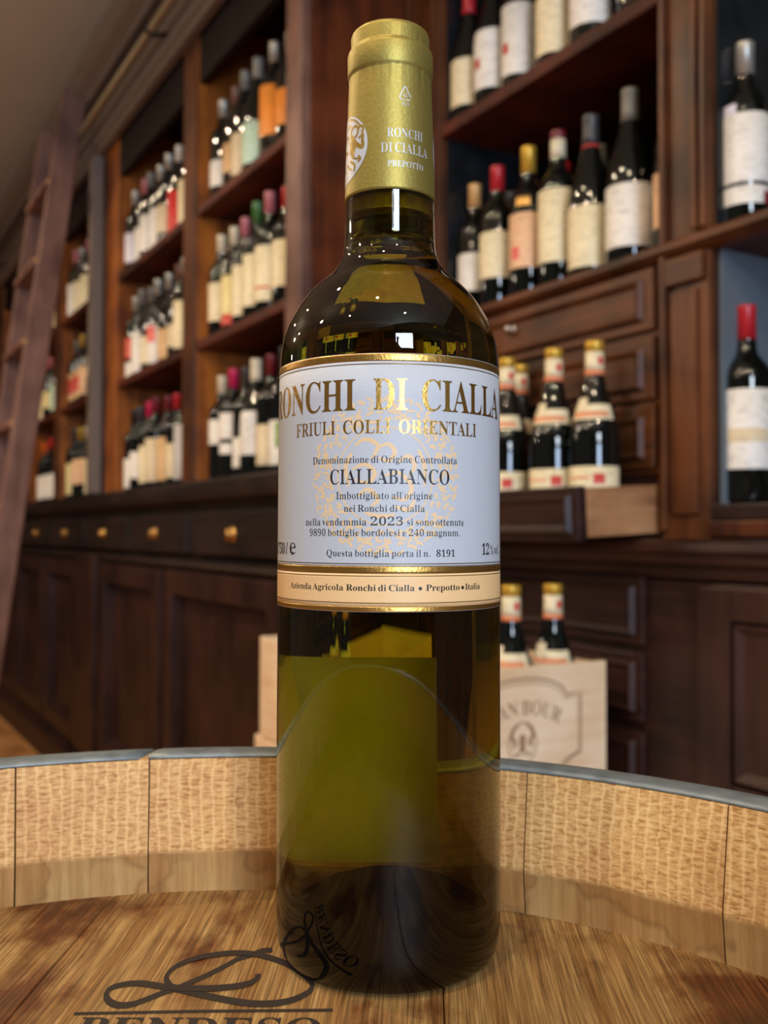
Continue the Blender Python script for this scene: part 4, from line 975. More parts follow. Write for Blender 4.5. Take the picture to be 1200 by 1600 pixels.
# burnt brand on the head: a looping flourish over a ruled line and capitals
BURN = plain('burnt_brand', rgb('#241a15'), 0.7, noise=0.2, nscale=300)
FL = [(-36.5, 325.6), (-40.1, 324.7), (-42.6, 321.8), (-46.6, 318.8), (-50.1, 313.5), (-54.6, 307.2), (-59.1, 301.9), (-62.5, 298.2), (-66.4, 294.6), (-70.1, 290.8), (-73.4, 288.0), (-77.2, 287.6), (-80.6, 290.3), (-82.5, 294.5), (-82.1, 298.1), (-78.7, 300.6), (-74.1, 301.3), (-69.0, 299.9), (-64.6, 298.5), (-59.4, 296.5), (-53.6, 293.9), (-47.8, 291.5), (-42.2, 289.6), (-36.8, 288.5), (-31.6, 288.9), (-27.2, 290.6), (-23.5, 294.1), (-21.5, 298.4), (-22.2, 302.8), (-25.4, 308.1), (-30.2, 314.4), (-35.7, 318.8), (-41.2, 321.8), (-47.2, 323.0), (-52.9, 322.1), (-58.4, 320.0), (-62.8, 316.7), (-66.1, 311.8), (-67.1, 306.3), (-65.8, 301.8), (-63.2, 298.5), (-58.3, 297.8), (-52.9, 297.9), (-47.6, 298.6), (-43.1, 300.0), (-40.0, 302.4), (-38.7, 305.8), (-39.1, 307.3)]
def on_head(a, b):
    return Vector((a - BX, b - BY, HEAD + 0.00018))
fl = [(a / 1000, b / 1000) for a, b in smooth_line(FL, 4)]
st = [stroke_polys(fl, 0.0006, 0.0019)]
st.append(stroke_polys([(-0.0883, 0.2825), (-0.053, 0.2841), (-0.0144, 0.2850)], 0.0006, 0.0008))
strokes_mesh('brand_mark', st, on_head, BURN, barrel, lift=1.2e-6)
flat_print('brand_lettering', text_polys('BENDESO', -0.0855, -0.0165, 0.2685, 0.0118), on_head, BURN, barrel, 0.05)

# ------------------------------------------------------------------ the large bottle
bottle = thing('white_wine_bottle', 'large olive-green white wine bottle with gold capsule and white label in the foreground', 'bottle', (0.0017, 0.3263, HEAD + 0.0002))
KEY = [(36.95, 14), (36.98, 21.5), (37.0, 60), (36.8, 120), (36.7, 150), (36.6, 180), (36.35, 195), (34.6, 204), (31.0, 211.2), (26.1, 217.8), (20.4, 222.9), (16.8, 227.6), (15.3, 233), (14.95, 241), (14.75, 250), (14.2, 270), (13.45, 288)]
def rad_at(z):
    for (r0, z0), (r1, z1) in zip(KEY, KEY[1:]):
        if z0 <= z <= z1:
            return r0 + (r1 - r0) * (z - z0) / (z1 - z0)
    return KEY[0][0] if z < KEY[0][1] else KEY[-1][0]
body = smooth_line(KEY, 5)
heel = [(30.5, 0.0), (32.5, 0.25), (34.4, 1.4), (35.8, 3.6), (36.6, 7.0), (36.9, 10.5)]
punt = [(0.0005, 27.0), (6, 26.4), (12, 23.8), (17, 19.4), (21, 13.5), (24, 7.6), (26.2, 3.0), (28.0, 0.8)]
topn = [(13.4, 290), (13.9, 291), (13.9, 297), (12.6, 298.5), (12.6, 303.0), (11.5, 303.8), (0.0005, 303.9)]
mm = lambda P: [(r / 1000, z / 1000) for r, z in P]
SEG = 128

def glass_material(name='olive_bottle_glass', tint=(0.27, 0.26, 0.014, 1)):
    m, nt, b = mat_new(name)
    b.inputs['Base Color'].default_value = tint
    b.inputs['Transmission Weight'].default_value = 1.0
    b.inputs['IOR'].default_value = 1.5
    b.inputs['Roughness'].default_value = 0.0
    tc = nt.nodes.new('ShaderNodeTexCoord')
    nz = nt.nodes.new('ShaderNodeTexNoise'); nz.inputs['Scale'].default_value = 38; nz.inputs['Detail'].default_value = 1
    nt.links.new(tc.outputs['Object'], nz.inputs['Vector'])
    bp = nt.nodes.new('ShaderNodeBump'); bp.inputs['Strength'].default_value = 0.05; bp.inputs['Distance'].default_value = 0.002
    nt.links.new(nz.outputs['Fac'], bp.inputs['Height']); nt.links.new(bp.outputs['Normal'], b.inputs['Normal'])
    return m
GLASS = glass_material()
def liquid_material(name='white_wine', tint=(0.96, 0.93, 0.72, 1)):
    m = bpy.data.materials.new(name)
    m.use_nodes = True
    nt = m.node_tree
    nt.nodes.remove(nt.nodes['Principled BSDF'])
    g = nt.nodes.new('ShaderNodeBsdfGlass')
    g.inputs['Color'].default_value = tint
    g.inputs['Roughness'].default_value = 0.0
    g.inputs['IOR'].default_value = 1.345 / 1.5       # seen from inside the glass that surrounds it
    nt.links.new(g.outputs[0], nt.nodes['Material Output'].inputs['Surface'])
    return m
WINE = liquid_material()

shell = MB().lathe(mm(punt + heel + body + topn), SEG)
cav = MB().lathe(mm([(0.0005, 233.0), (12.0, 233.0), (11.4, 236), (10.4, 240), (9.9, 243.5), (0.0005, 243.5)]), 96)
def closed(mb, flip=False):
    me = mesh_of('t', mb.v, mb.f)
    bm = bmesh.new(); bm.from_mesh(me)
    bmesh.ops.remove_doubles(bm, verts=bm.verts, dist=2e-6)
    bmesh.ops.recalc_face_normals(bm, faces=bm.faces)
    if flip:
        bmesh.ops.reverse_faces(bm, faces=bm.faces)
    bm.to_mesh(me); bm.free()
    v = [tuple(p.co) for p in me.vertices]; f = [list(p.vertices) for p in me.polygons]
    bpy.data.meshes.remove(me)
    return v, f
both = MB().add(*closed(shell)).add(*closed(cav, True))
me = mesh_of('glass', both.v, both.f, True)
glass = put('glass', me, GLASS, bottle)
me.materials.append(glass_material('thick_shaded_base_glass', (0.030, 0.027, 0.004, 1)))
me.materials.append(glass_material('shaded_wall_glass', (0.10, 0.085, 0.008, 1)))
#, (0.030, 0.027, 0.004, 1)))   # darker foot tints: thick glass, with the shade beneath put in too
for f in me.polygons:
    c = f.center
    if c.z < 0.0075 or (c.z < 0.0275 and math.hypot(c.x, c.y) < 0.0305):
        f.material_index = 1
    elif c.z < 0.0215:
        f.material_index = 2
liq = [(0.0005, 30.2), (7, 29.4), (14, 26.4), (19.6, 21.0), (24, 14.6), (28, 8.6), (30.5, 6.6), (32.6, 8.2), (34.0, 12)]
liq += [(r - 2.7, z) for r, z in body if 14 <= z <= 231.5] + [(12.2, 232.7), (0.0005, 232.7)]
wm_ = mesh_of('wine', *closed(MB().lathe(mm(liq), SEG)), True)
put('wine', wm_, WINE, bottle)
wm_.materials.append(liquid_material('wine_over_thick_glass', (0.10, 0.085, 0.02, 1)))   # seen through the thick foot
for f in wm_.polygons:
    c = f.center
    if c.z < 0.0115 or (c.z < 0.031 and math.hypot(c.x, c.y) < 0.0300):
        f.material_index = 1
CORK = plain('cork', rgb('#a88557'), 0.8, noise=0.2, nscale=500)
MB().lathe(mm([(0.0005, 243.8), (9.3, 243.8), (9.3, 288), (0.0005, 288)]), 48).build('cork', CORK, bottle, 0, False)

# capsule
GOLDFOIL = plain('gold_capsule_foil', rgb('#a08f48'), 0.5, metal=0.75, noise=0.05, nscale=900, bump=0.12)
SILVERINK = plain('silver_print', rgb('#c3c6cc'), 0.45, metal=0.3)
CAPK = [(15.15, 248.4), (15.05, 252), (14.6, 268), (14.05, 283), (13.85, 289.6), (14.1, 290.0), (14.35, 290.8), (14.35, 297.2), (14.1, 298.1), (13.3, 298.7), (13.15, 299.6), (13.2, 303.4), (12.9, 304.4), (12.2, 305.0), (9.0, 305.3), (0.0005, 305.4)]
def cap_r(z):
    for (r0, z0), (r1, z1) in zip(CAPK, CAPK[1:]):
        if z0 <= z <= z1:
            return r0 + (r1 - r0) * (z - z0) / (z1 - z0)
    return CAPK[0][0]
rows = []
zs = [248.4 + 0.9 * i for i in range(46)]
rows = [(cap_r(z), z) for z in zs if z < 289.6] + CAPK[4:]
capm = MB().lathe(mm(rows), 160)
rr = random.Random(11)
ph = [(rr.uniform(0, 6.28), rr.choice((9, 13, 17, 21, 29, 34)), rr.uniform(0.3, 1)) for _ in range(7)]
vv = []
for x, y, z in capm.v:
    a = math.atan2(x, -y)
    zz = z * 1000
    w = 0.0
    if 281 < zz < 289.7:
        w = 0.16 * min(1, (zz - 281) / 6) 
    elif 298.2 < zz < 302.2:
        w = 0.13
    d = w * sum(s * max(0, math.sin(n * a + p)) ** 3 for p, n, s in ph) / 2.2 / 1000
    k = 1 - d / max(1e-6, math.hypot(x, y)) if math.hypot(x, y) > 0.002 else 1
    vv.append((x * k, y * k, z))
capm.v = vv
cap = capm.build('capsule', GOLDFOIL, bottle, 0, True)
def on_cap(a, b):
    r = (cap_r(b * 1000) + 0.09) / 1000
    t = a / 0.0143
    return Vector((r * math.sin(t), -r * math.cos(t), b))
def mmt(s, a, b, z, c, **k):
    return text_polys(s, a / 1000, b / 1000, z / 1000, c / 1000, **k)
flat_print('capsule_lettering', mmt('RONCHI', -1.08, 11.5, 265.2, 2.9, thin=6) + mmt('DI CIALLA', -3.07, 13.6, 260.2, 3.1, thin=6) + mmt('PREPOTTO', -0.85, 11.5, 255.5, 1.95, thin=3) + mmt('ALU', 3.8, 6.4, 275.8, 1.1, style='S') + mmt('41', 4.15, 5.85, 278.6, 1.3, style='S'), on_cap, SILVERINK, cap, 0.0008)
tri = [(3.0, 278.6), (4.85, 282.2)], [(5.1, 282.1), (6.9, 278.7)], [(6.6, 277.8), (3.3, 277.8)], [(3.0, 278.6), (3.3, 277.8)], [(4.7, 281.9), (5.3, 281.9)]
strokes_mesh('recycling_mark', [stroke_polys([(a / 1000, b / 1000) for a, b in p], 0.00017) for p in tri], on_cap, SILVERINK, cap)
# round emblem on the side of the capsule: pale disc with dark line figures
for sgn, c in ((-1, -18.6), (1, 30.0)):
    E0 = (c / 1000, 0.2642)
    disc = [(E0[0] + 0.0112 * math.cos(R(a)), E0[1] + 0.0112 * math.sin(R(a))) for a in range(0, 360, 6)]
    flat_print('emblem', [disc], on_cap, SILVERINK, cap, 0.0009)
def on_cap2(a, b):
    p = on_cap(a, b); k = 1 + 0.00006 / 0.0145
    return Vector((p.x * k, p.y * k, p.z))
GOLDLINE = plain('gold_line_print', rgb('#9b7f2c'), 0.4, metal=0.7)
ec = (-18.6, 264.2)
def es(P, w=0.00028, tp=False):
    return stroke_polys([(x / 1000, z / 1000) for x, z in smooth_line([(ec[0] + a, ec[1] + b) for a, b in P], 5)], w, taper=tp)
figs = [es([(10.2 * math.cos(R(t)), 10.2 * math.sin(R(t))) for t in range(35, 95, 6)], 0.0003),
        es([(3.0, 4.6), (4.2, 6.4), (6.2, 6.6), (7.2, 5.0), (6.6, 3.4), (5.6, 3.0)], 0.0004),
        es([(6.9, 4.9), (8.2, 6.0), (9.3, 5.4), (9.2, 3.8), (8.6, 2.6), (7.6, 2.2)], 0.0004), es([(8.2, 4.4), (8.5, 4.5)], 0.0003),
        es([(3.2, 4.4), (4.6, 2.6), (5.6, 0.4), (4.6, -2.0), (5.4, -4.0)], 0.0011, True),
        es([(5.6, 1.6), (7.0, 0.4), (8.6, -0.8)], 0.0005), es([(5.8, 0.8), (7.2, -0.4), (8.4, -1.4)], 0.0003),
        es([(8.2, -1.2), (9.4, -1.0), (9.2, 1.2), (9.6, 3.0)], 0.0006, True),
        es([(5.8, -4.2), (7.0, -4.4), (8.4, -4.8)], 0.0003), es([(7.6, -3.6), (8.6, -4.9), (7.4, -5.6)], 0.0003),
        es([(3.0, -4.2), (5.0, -5.4), (6.0, -6.6), (5.6, -8.4)], 0.0004), es([(1.0, -4.8), (2.6, -6.4), (4.2, -7.4)], 0.0004),
        es([(2.8, -2.2), (3.6, 0.4), (2.6, 2.6)], 0.0006, True), es([(0.6, 6.8), (2.0, 7.8), (3.2, 7.2)], 0.0004), es([(-2, 3.0), (0, 5.0), (1.6, 3.4)], 0.0005),
        es([(-3, -3.0), (-1, 0.0), (1.4, -1.4)], 0.0005), es([(-5, -6.0), (-3, -4.0), (-1, -7.0)], 0.0005), es([(-6, 2.0), (-5, 5.5), (-3, 6.0)], 0.0005)]
strokes_mesh('emblem_figures', figs, on_cap2, GOLDLINE, cap)

# front label
PAPER = plain('white_label_paper', rgb('#b8bbc0'), 0.55, noise=0.015, nscale=1500, bump=0.12)
PEACH = plain('peach_label_band', rgb('#e8be86'), 0.5, noise=0.015, nscale=1500, bump=0.1)
GOLDPRINT = plain('gold_label_foil', rgb('#cfa052'), 0.33, metal=0.95, noise=0.04, nscale=1200, bump=0.15)
BRONZELINE = plain('bronze_line', rgb('#6a5426'), 0.4, metal=0.6)
INK = plain('black_ink', rgb('#211c1c'), 0.5)
MARKINK = plain('cream_watermark', rgb('#e0bf92'), 0.55)
def on_label(off):
    def f(a, b):
        r = (rad_at(b * 1000) + off) / 1000
        t = a / 0.0368
        return Vector((r * math.sin(t), -r * math.cos(t), b))
    return f
LA, LB = -1.56, 1.40
def label_patch(name, z0, z1, off, mat, parent, a0=LA, a1=LB, thick=0.06, cut=0.0):
    """curved strip of paper with thickness; cut trims the right-hand corners"""
    n, k = 64, 6
    V, F = [], []
    for side in (0, 1):
        for j in range(k + 1):
            z = z0 + (z1 - z0) * j / k
            for i in range(n + 1):
                t = a0 + (a1 - a0) * i / n
                e = max(0.0, cut - min(z - z0, z1 - z)) / 36.8 if cut else 0
                t = min(t, a1 - e)
                r = (rad_at(z) + off - side * thick) / 1000
                V.append((r * math.sin(t), -r * math.cos(t), z / 1000))
    N1 = (n + 1) * (k + 1)
    q = lambda s, j, i: s * N1 + j * (n + 1) + i
    for j in range(k):
        for i in range(n):
            F.append((q(0, j, i), q(0, j, i + 1), q(0, j + 1, i + 1), q(0, j + 1, i)))
            F.append((q(1, j, i + 1), q(1, j, i), q(1, j + 1, i), q(1, j + 1, i + 1)))
    for i in range(n):
        F.append((q(1, 0, i), q(1, 0, i + 1), q(0, 0, i + 1), q(0, 0, i)))
        F.append((q(0, k, i), q(0, k, i + 1), q(1, k, i + 1), q(1, k, i)))
    for j in range(k):
        F.append((q(1, j + 1, 0), q(1, j, 0), q(0, j, 0), q(0, j + 1, 0)))
        F.append((q(0, j + 1, n), q(0, j, n), q(1, j, n), q(1, j + 1, n)))
    return put(name, mesh_of(name, V, F, True), mat, parent)
label = label_patch('label', 114.2, 191.3, 0.16, PAPER, bottle)
label['label'] = 'white paper front label with gold and black lettering'
label_patch('gold_band', 188.95, 191.2, 0.20, GOLDPRINT, label, thick=0.02)
label_patch('gold_band', 125.95, 127.7, 0.20, GOLDPRINT, label, thick=0.02)
label_patch('gold_band', 114.3, 115.7, 0.20, GOLDPRINT, label, thick=0.02)
label_patch('peach_band', 115.7, 125.95, 0.19, PEACH, label, thick=0.02)
for a, b, o in ((187.95, 188.25, 0.19), (128.35, 128.65, 0.19), (127.75, 127.95, 0.195), (124.75, 125.0, 0.215), (125.6, 125.95, 0.215), (116.75, 117.0, 0.215)):
    label_patch('rule', a, b, o, BRONZELINE, label, thick=0.02, a1=LB - 0.04)
# right-hand frame line
label_patch('rule', 129.4, 187.2, 0.19, BRONZELINE, label, a0=LB - 0.06, a1=LB - 0.052, thick=0.02)
# watermark medallion: ring of curled strokes, inner circle and scrolls
rr = random.Random(7)
MC = (-1.5, 154.6)
wm = []
for ring, cnt in ((22.9, 46), (20.9, 42), (18.9, 38), (17.0, 34)):
    for i in range(cnt):
        t = 2 * PI * (i + rr.uniform(-.2, .2)) / cnt
        c = (MC[0] + ring * math.cos(t), MC[1] + ring * math.sin(t))
        if rr.random() < 0.45:                      # curl
            s0, turn, q = rr.uniform(0, 6.28), rr.choice((-1, 1)), rr.uniform(0.9, 1.5)
            P = [(c[0] + q * (1 - j / 9) * math.cos(s0 + turn * j * 0.62), c[1] + q * (1 - j / 9) * math.sin(s0 + turn * j * 0.62)) for j in range(9)]
        else:                                       # leaf
            s0 = t + PI / 2 + rr.uniform(-0.9, 0.9)
            q, bnd = rr.uniform(1.0, 1.7), rr.uniform(-0.7, 0.7)
            P = [(c[0] + q * j * math.cos(s0) - bnd * (1 - j * j) * math.sin(s0), c[1] + q * j * math.sin(s0) + bnd * (1 - j * j) * math.cos(s0)) for j in (-1, -.5, 0, .5, 1)]
        wm.append(stroke_polys([(a / 1000, b / 1000) for a, b in P], rr.uniform(0.00036, 0.00062), taper=True))
wm.append(stroke_polys([((MC[0] + 14.6 * math.cos(R(a))) / 1000, (MC[1] + 14.6 * math.sin(R(a))) / 1000) for a in range(0, 361, 6)], 0.00022))
for P in ([(-9, 9), (-6, 11), (-2, 9), (-4, 5)], [(-3, 8), (1, 9.5), (3, 7), (1, 4.5), (-2, 5.5)], [(4, 4), (7, 6), (9, 3), (7, 0)], [(-10, 2), (-6, 3.5), (-3, 1), (-5, -2), (-9, -1)], [(-8, -6), (-5, -4), (-2, -7), (-4, -9)],
          [(0, 0), (4, 1), (8, -3), (6, -7), (2, -6)], [(3, -9), (7, -10), (9, -7)], [(-6, -11), (-1, -12), (3, -11.5)], [(-11, -3), (-12, 3), (-10, 7)], [(10, 8), (12, 3), (12, -3)]):
    wm.append(stroke_polys([((MC[0] + a) / 1000, (MC[1] + b) / 1000) for a, b in smooth_line(P, 5)], 0.0007, taper=True))
strokes_mesh('watermark', wm, on_label(0.19), MARKINK, label)
gold = mmt('RONCHI', -51.5, -10.3, 174.3, 9.35) + mmt('DI', -5.2, 5.4, 174.3, 9.35) + mmt('CIALLA', 9.3, 45.4, 174.3, 9.35) + mmt('FRIULI', -33.5, -16.9, 167.3, 4.0, thin=3) + mmt('COLLI', -14.6, 0.3, 167.3, 4.0, thin=3) + mmt('ORIENTALI', 2.4, 29.9, 167.3, 4.0, thin=3)
flat_print('gold_lettering', gold, on_label(0.215), GOLDPRINT, label)
T = [("Denominazione di Origine Controllata", -25.41, 21.59, 158.54, 2.09, 7), ("Imbottigliato all'origine", -16.69, 13.10, 147.76, 2.13, 7), ("nei Ronchi di Cialla", -14.11, 10.66, 143.99, 2.01, 7),
     ("nella vendemmia", -28.40, -6.86, 139.93, 2.09, 7), ("2023", -5.89, 4.21, 139.93, 2.47, 7), ("si sono ottenute", 4.97, 24.41, 139.93, 2.09, 7), ("9890 bottiglie bordolesi e 240 magnum.", -26.65, 22.87, 136.78, 2.01, 7),
     ("Questa bottiglia porta il n.", -20.01, 12.51, 130.64, 1.99, 7), ("8191", 14.18, 20.90, 130.64, 1.99, 3), ("CIALLABIANCO", -18.95, 18.99, 152.27, 4.37, 5)]
ink = []
for s, a, b, z, c, th in T:
    ink += mmt(s, a, b, z, c, thin=th)
ink += mmt('0,750 l', -53.5, -38.6, 131.0, 3.4, style='I') + mmt('e', -37.6, -32.9, 131.0, 5.2, style='B', thin=8) + mmt('12', 32.6, 37.4, 131.0, 3.4, style='I') + mmt('%', 37.8, 40.6, 131.0, 2.6, style='S') + mmt('vol.', 41.2, 46.4, 131.0, 3.0, style='I')
flat_print('black_lettering', ink, on_label(0.215), INK, label)
flat_print('band_lettering', sum([mmt(s, a, b, 120.5, 1.85, thin=t) for s, a, b, t in (("Azienda Agricola", -36.2, -14.0, 2), ("Ronchi di Cialla", -13.2, 7.5, 0), ("Prepotto", 10.9, 22.6, 0), ("Italia", 24.7, 31.5, 0))], [])
           + [[((c + 0.55 * math.cos(R(a))) / 1000, (121.2 + 0.55 * math.sin(R(a))) / 1000) for a in range(0, 360, 24)] for c in (9.2, 23.7)], on_label(0.225), INK, label)

# back label: thin paper that lets light through
def back_paper():
    m = bpy.data.materials.new('back_label_paper')
    m.use_nodes = True
    nt = m.node_tree
    nt.nodes.remove(nt.nodes['Principled BSDF'])
    d = nt.nodes.new('ShaderNodeBsdfDiffuse'); d.inputs[0].default_value = (0.85, 0.85, 0.83, 1)
    t = nt.nodes.new('ShaderNodeBsdfTranslucent'); t.inputs[0].default_value = (0.9, 0.9, 0.86, 1)
    x = nt.nodes.new('ShaderNodeMixShader'); x.inputs[0].default_value = 0.5
    nt.links.new(d.outputs[0], x.inputs[1]); nt.links.new(t.outputs[0], x.inputs[2])
    nt.links.new(x.outputs[0], nt.nodes['Material Output'].inputs['Surface'])
    return m
BACKPAPER = back_paper()
n = 40
V, F = [], []
for j in range(7):
    z = 23.0 + 71.0 * j / 6
    for i in range(n + 1):
        t = PI - R(15) + R(100) * i / n
        r = (rad_at(z) + 0.1) / 1000
        V.append((r * math.sin(t), -r * math.cos(t), z / 1000))
for j in range(6):
    for i in range(n):
        F.append((j * (n + 1) + i, j * (n + 1) + i + 1, (j + 1) * (n + 1) + i + 1, (j + 1) * (n + 1) + i))
put('back_label', mesh_of('back_label', V, F, True), BACKPAPER, bottle)

# ------------------------------------------------------------------ the bottles on the shelves
BLACKGLASS = plain('dark_bottle_glass', (0.004, 0.005, 0.004, 1), 0.03, noise=0.1, nscale=20, spec=0.6)
CAPS = {'silver': ('#a9a69c', 0.5), 'grey': ('#6f6d66', 0.0), 'dark grey': ('#3c3b3c', 0.0), 'black': ('#17161a', 0.0), 'red': ('#b3202a', 0.0), 'dark red': ('#6b1a24', 0.0), 'pink': ('#b56a72', 0.0),
        'magenta': ('#c01f55', 0.0), 'orange': ('#d8641c', 0.0), 'gold': ('#d0a63c', 0.4), 'green': ('#3c6a34', 0.0), 'cream': ('#d8cdb0', 0.0), 'white': ('#d8d4cc', 0.0), 'tan': ('#d0a468', 0.1), 'brown': ('#6d4a3e', 0.0)}
LABS = {'white': '#e6e2da', 'cream': '#e6d9b4', 'pale yellow': '#e8d898', 'orange': '#e38a2e', 'mint': '#bcd8c4', 'tan': '#d2ab7a', 'red': '#cf2f2f', 'beige': '#d8c6a4', 'grey': '#b9b7b6', 'peach': '#e6bb94', 'lavender': '#dcd8e4'}
def cap_mat(c):
    h, me = CAPS[c]
    return plain('capsule_' + c.replace(' ', '_'), rgb(h), 0.35, metal=me, noise=0.05, nscale=200)
def lab_mat(c):
    """paper with faint lines of print"""
    name = 'label_' + c.replace(' ', '_')
    if name in MATS:
        return MATS[name]
    m, nt, b = mat_new(name)
    tc = nt.nodes.new('ShaderNodeTexCoord')
    oi = nt.nodes.new('ShaderNodeObjectInfo')
    va = nt.nodes.new('ShaderNodeVectorMath'); va.operation = 'MULTIPLY_ADD'; va.inputs[1].default_value = (0, 0, 0.5)
    nt.links.new(oi.outputs['Random'], va.inputs[0]); nt.links.new(tc.outputs['Object'], va.inputs[2])
    mp = nt.nodes.new('ShaderNodeMapping'); mp.inputs['Scale'].default_value = (60, 60, 150)
    nt.links.new(va.outputs[0], mp.inputs['Vector'])
    nz = nt.nodes.new('ShaderNodeTexNoise'); nz.inputs['Scale'].default_value = 1.0; nz.inputs['Detail'].default_value = 2
    nt.links.new(mp.outputs[0], nz.inputs['Vector'])
    c0 = rgb(LABS[c])
    rp = ramp(nt, [(0.50, c0), (0.72, tuple([v * 0.72 for v in c0[:3]] + [1]))])
    nt.links.new(nz.outputs['Fac'], rp.inputs['Fac'])
    nt.links.new(rp.outputs['Color'], b.inputs['Base Color'])
    b.inputs['Roughness'].default_value = 0.55
    MATS[name] = m
    return m

KINDS = {
    'bordeaux': dict(prof=[(30, 0), (36, 3), (37.3, 9), (37.3, 188), (36.2, 198), (32.5, 208), (25, 218), (18.5, 226), (15.2, 236), (14.4, 250), (14.0, 292), (14.6, 294), (14.6, 300), (13.8, 302), (0.1, 302)], cap=250, top=302),
    'burgundy': dict(prof=[(33, 0), (39, 3), (40.6, 9), (40.6, 132), (39.6, 150), (36.5, 168), (31, 188), (24.5, 208), (19, 226), (15.8, 244), (14.6, 262), (14.2, 290), (15.0, 292), (15.0, 298), (14.2, 300), (0.1, 300)], cap=245, top=300)}
MESHES = {}
def prof_r(kind, z):
    P = KINDS[kind]['prof']
    for (r0, z0), (r1, z1) in zip(P, P[1:]):
        if z0 <= z <= z1 and z1 > z0:
            return r0 + (r1 - r0) * (z - z0) / (z1 - z0)
    return P[-2][0]
def shared(key, make):
    if key not in MESHES:
        MESHES[key] = make()
    return MESHES[key]
def glass_mesh(kind):
    def f():
        mb = MB().lathe(mm(KINDS[kind]['prof']), 28)
        return mesh_of('glass', *closed(mb), True)
    return shared(('glass', kind), f)
def sleeve_mesh(kind, z0, z1, off, a0=None, a1=None, name='label', lid=False):
    def f():
        zs = [z0] + [z for _, z in KINDS[kind]['prof'] if z0 < z < z1] + [z1]
        pr = [(prof_r(kind, z) + off, z) for z in zs]
        if lid:
            pr = pr[:-1] + [(pr[-1][0] if z1 < KINDS[kind]['top'] else 14.4, z1 + 0.3), (0.1, z1 + 0.3)]
        if a0 is not None:
            pr = pr + [(r - off * 0.6, z) for r, z in pr[::-1]]
            pr.append(pr[0])
        mb = MB().lathe(mm(pr), 24, a0, a1)
        return mesh_of(name, *closed(mb), True) if a0 is None else mesh_of(name, mb.v, mb.f, True)
    return shared(('sleeve', kind, z0, z1, off, a0, a1, lid), f)

ORD = ['first', 'second', 'third', 'fourth', 'fifth', 'sixth', 'seventh', 'eighth', 'ninth']
rb = random.Random(21)
def shelf_bottle(u, v, z, kind, capc, labc, label, group, lz=(52, 140), turn=25, extra=None, scale=1.0, capz=None, arc=78):
    t = thing('wine_bottle', label, 'bottle', W(u, v, z), WROT + R(turn), group)
    t.scale = (scale, scale, scale)
    put('glass', glass_mesh(kind), BLACKGLASS, t)
    if capc == 'banded':                     # gold top, cream sleeve with a red seal, salmon foot
        put('capsule', sleeve_mesh(kind, 283, KINDS[kind]['top'], 0.35, name='capsule', lid=True), cap_mat('gold'), t)
        put('capsule_sleeve', sleeve_mesh(kind, 253, 283, 0.3, name='capsule_sleeve'), lab_mat('cream'), t)
        put('capsule_band', sleeve_mesh(kind, 245, 253, 0.4, name='capsule_band'), plain('salmon_band', rgb('#e0865c'), 0.4), t)
        put('seal', sleeve_mesh(kind, 262, 274, 0.55, 32, 68, name='seal'), plain('red_seal', rgb('#c8322c'), 0.5), t)
    elif capc == 'cream and red':
        put('capsule', sleeve_mesh(kind, 286, KINDS[kind]['top'], 0.35, name='capsule', lid=True), cap_mat('dark red'), t)
        put('capsule_sleeve', sleeve_mesh(kind, 250, 286, 0.3, name='capsule_sleeve'), cap_mat('cream'), t)
    else:
        c0 = capz or KINDS[kind]['cap']
        put('capsule', sleeve_mesh(kind, c0, KINDS[kind]['top'], 0.35, name='capsule', lid=True), cap_mat(capc), t)
    l = put('label', sleeve_mesh(kind, lz[0], lz[1], 0.25, -arc, arc), lab_mat(labc), t)
    for ex in (extra or []):                 # further stickers: (name, z0, z1, angle0, angle1, colour, off)
        nm, z0, z1, a0, a1, c, off = ex
        put(nm, sleeve_mesh(kind, z0, z1, off, a0, a1, name=nm), c if not isinstance(c, str) else lab_mat(c), t)
    return t

def row(items, u0, u1, v, z, where, group, kind='bordeaux', jit=0.006, turn=2):
    n = len(items)
    for i, it in enumerate(items):
        capc, labc = it[0], it[1]
        o = it[2] if len(it) > 2 else {}
        u = u0 + (u1 - u0) * (i / (n - 1) if n > 1 else 0.5) + rb.uniform(-jit, jit)
        kd = o.get('kind', kind)
        say = o.get('say', labc)
        lab = '%s-capped bottle, %s label, %s from left on %s' % (capc, say, ORD[i], where)
        shelf_bottle(u, v + rb.uniform(0, 0.012), z, kd, capc, labc, lab, group, o.get('lz', (rb.choice((40, 48, 55)), rb.choice((135, 146, 155)))), turn + rb.uniform(-7, 7), o.get('extra'), o.get('scale', rb.uniform(0.98, 1.04)), arc=74)

RED = plain('red_print', rgb('#c23a33'), 0.5)
CORAL = plain('coral_print', rgb('#e06a62'), 0.5)
GREENP = plain('green_print', rgb('#7d9a5a'), 0.5)
VB = 0.985
# bay beside the pillar
G = 'bottles in the bay beside the pillar'
row([('silver', 'white', {'lz': (45, 120)}), ('brown', 'tan'), ('grey', 'beige', {'lz': (20, 130)}), ('grey', 'mint', {'kind': 'burgundy', 'lz': (20, 125)}), ('silver', 'orange', {'lz': (60, 185)}), ('grey', 'orange', {'lz': (60, 150)}), ('silver', 'grey')],
    -2.615, -2.085, VB, 1.911, 'top shelf beside pillar', G)
row([('cream', 'cream', {'lz': (50, 160)}), ('cream', 'pale yellow', {'lz': (45, 160), 'say': 'yellow and red', 'extra': [('label_foot', 22, 52, -60, 60, RED, 0.3)]}), ('pink', 'cream', {'lz': (30, 165)}), ('green', 'cream', {'lz': (35, 165)}), ('pink', 'cream', {'lz': (30, 165), 'extra': [('label_stripe', 60, 66, -60, 60, RED, 0.4)], 'say': 'red-striped cream'}), ('red', 'cream', {'lz': (50, 165)}), ('silver', 'cream', {'lz': (45, 175)})],
    -2.62, -2.085, VB, 1.525, 'middle shelf beside pillar', G)
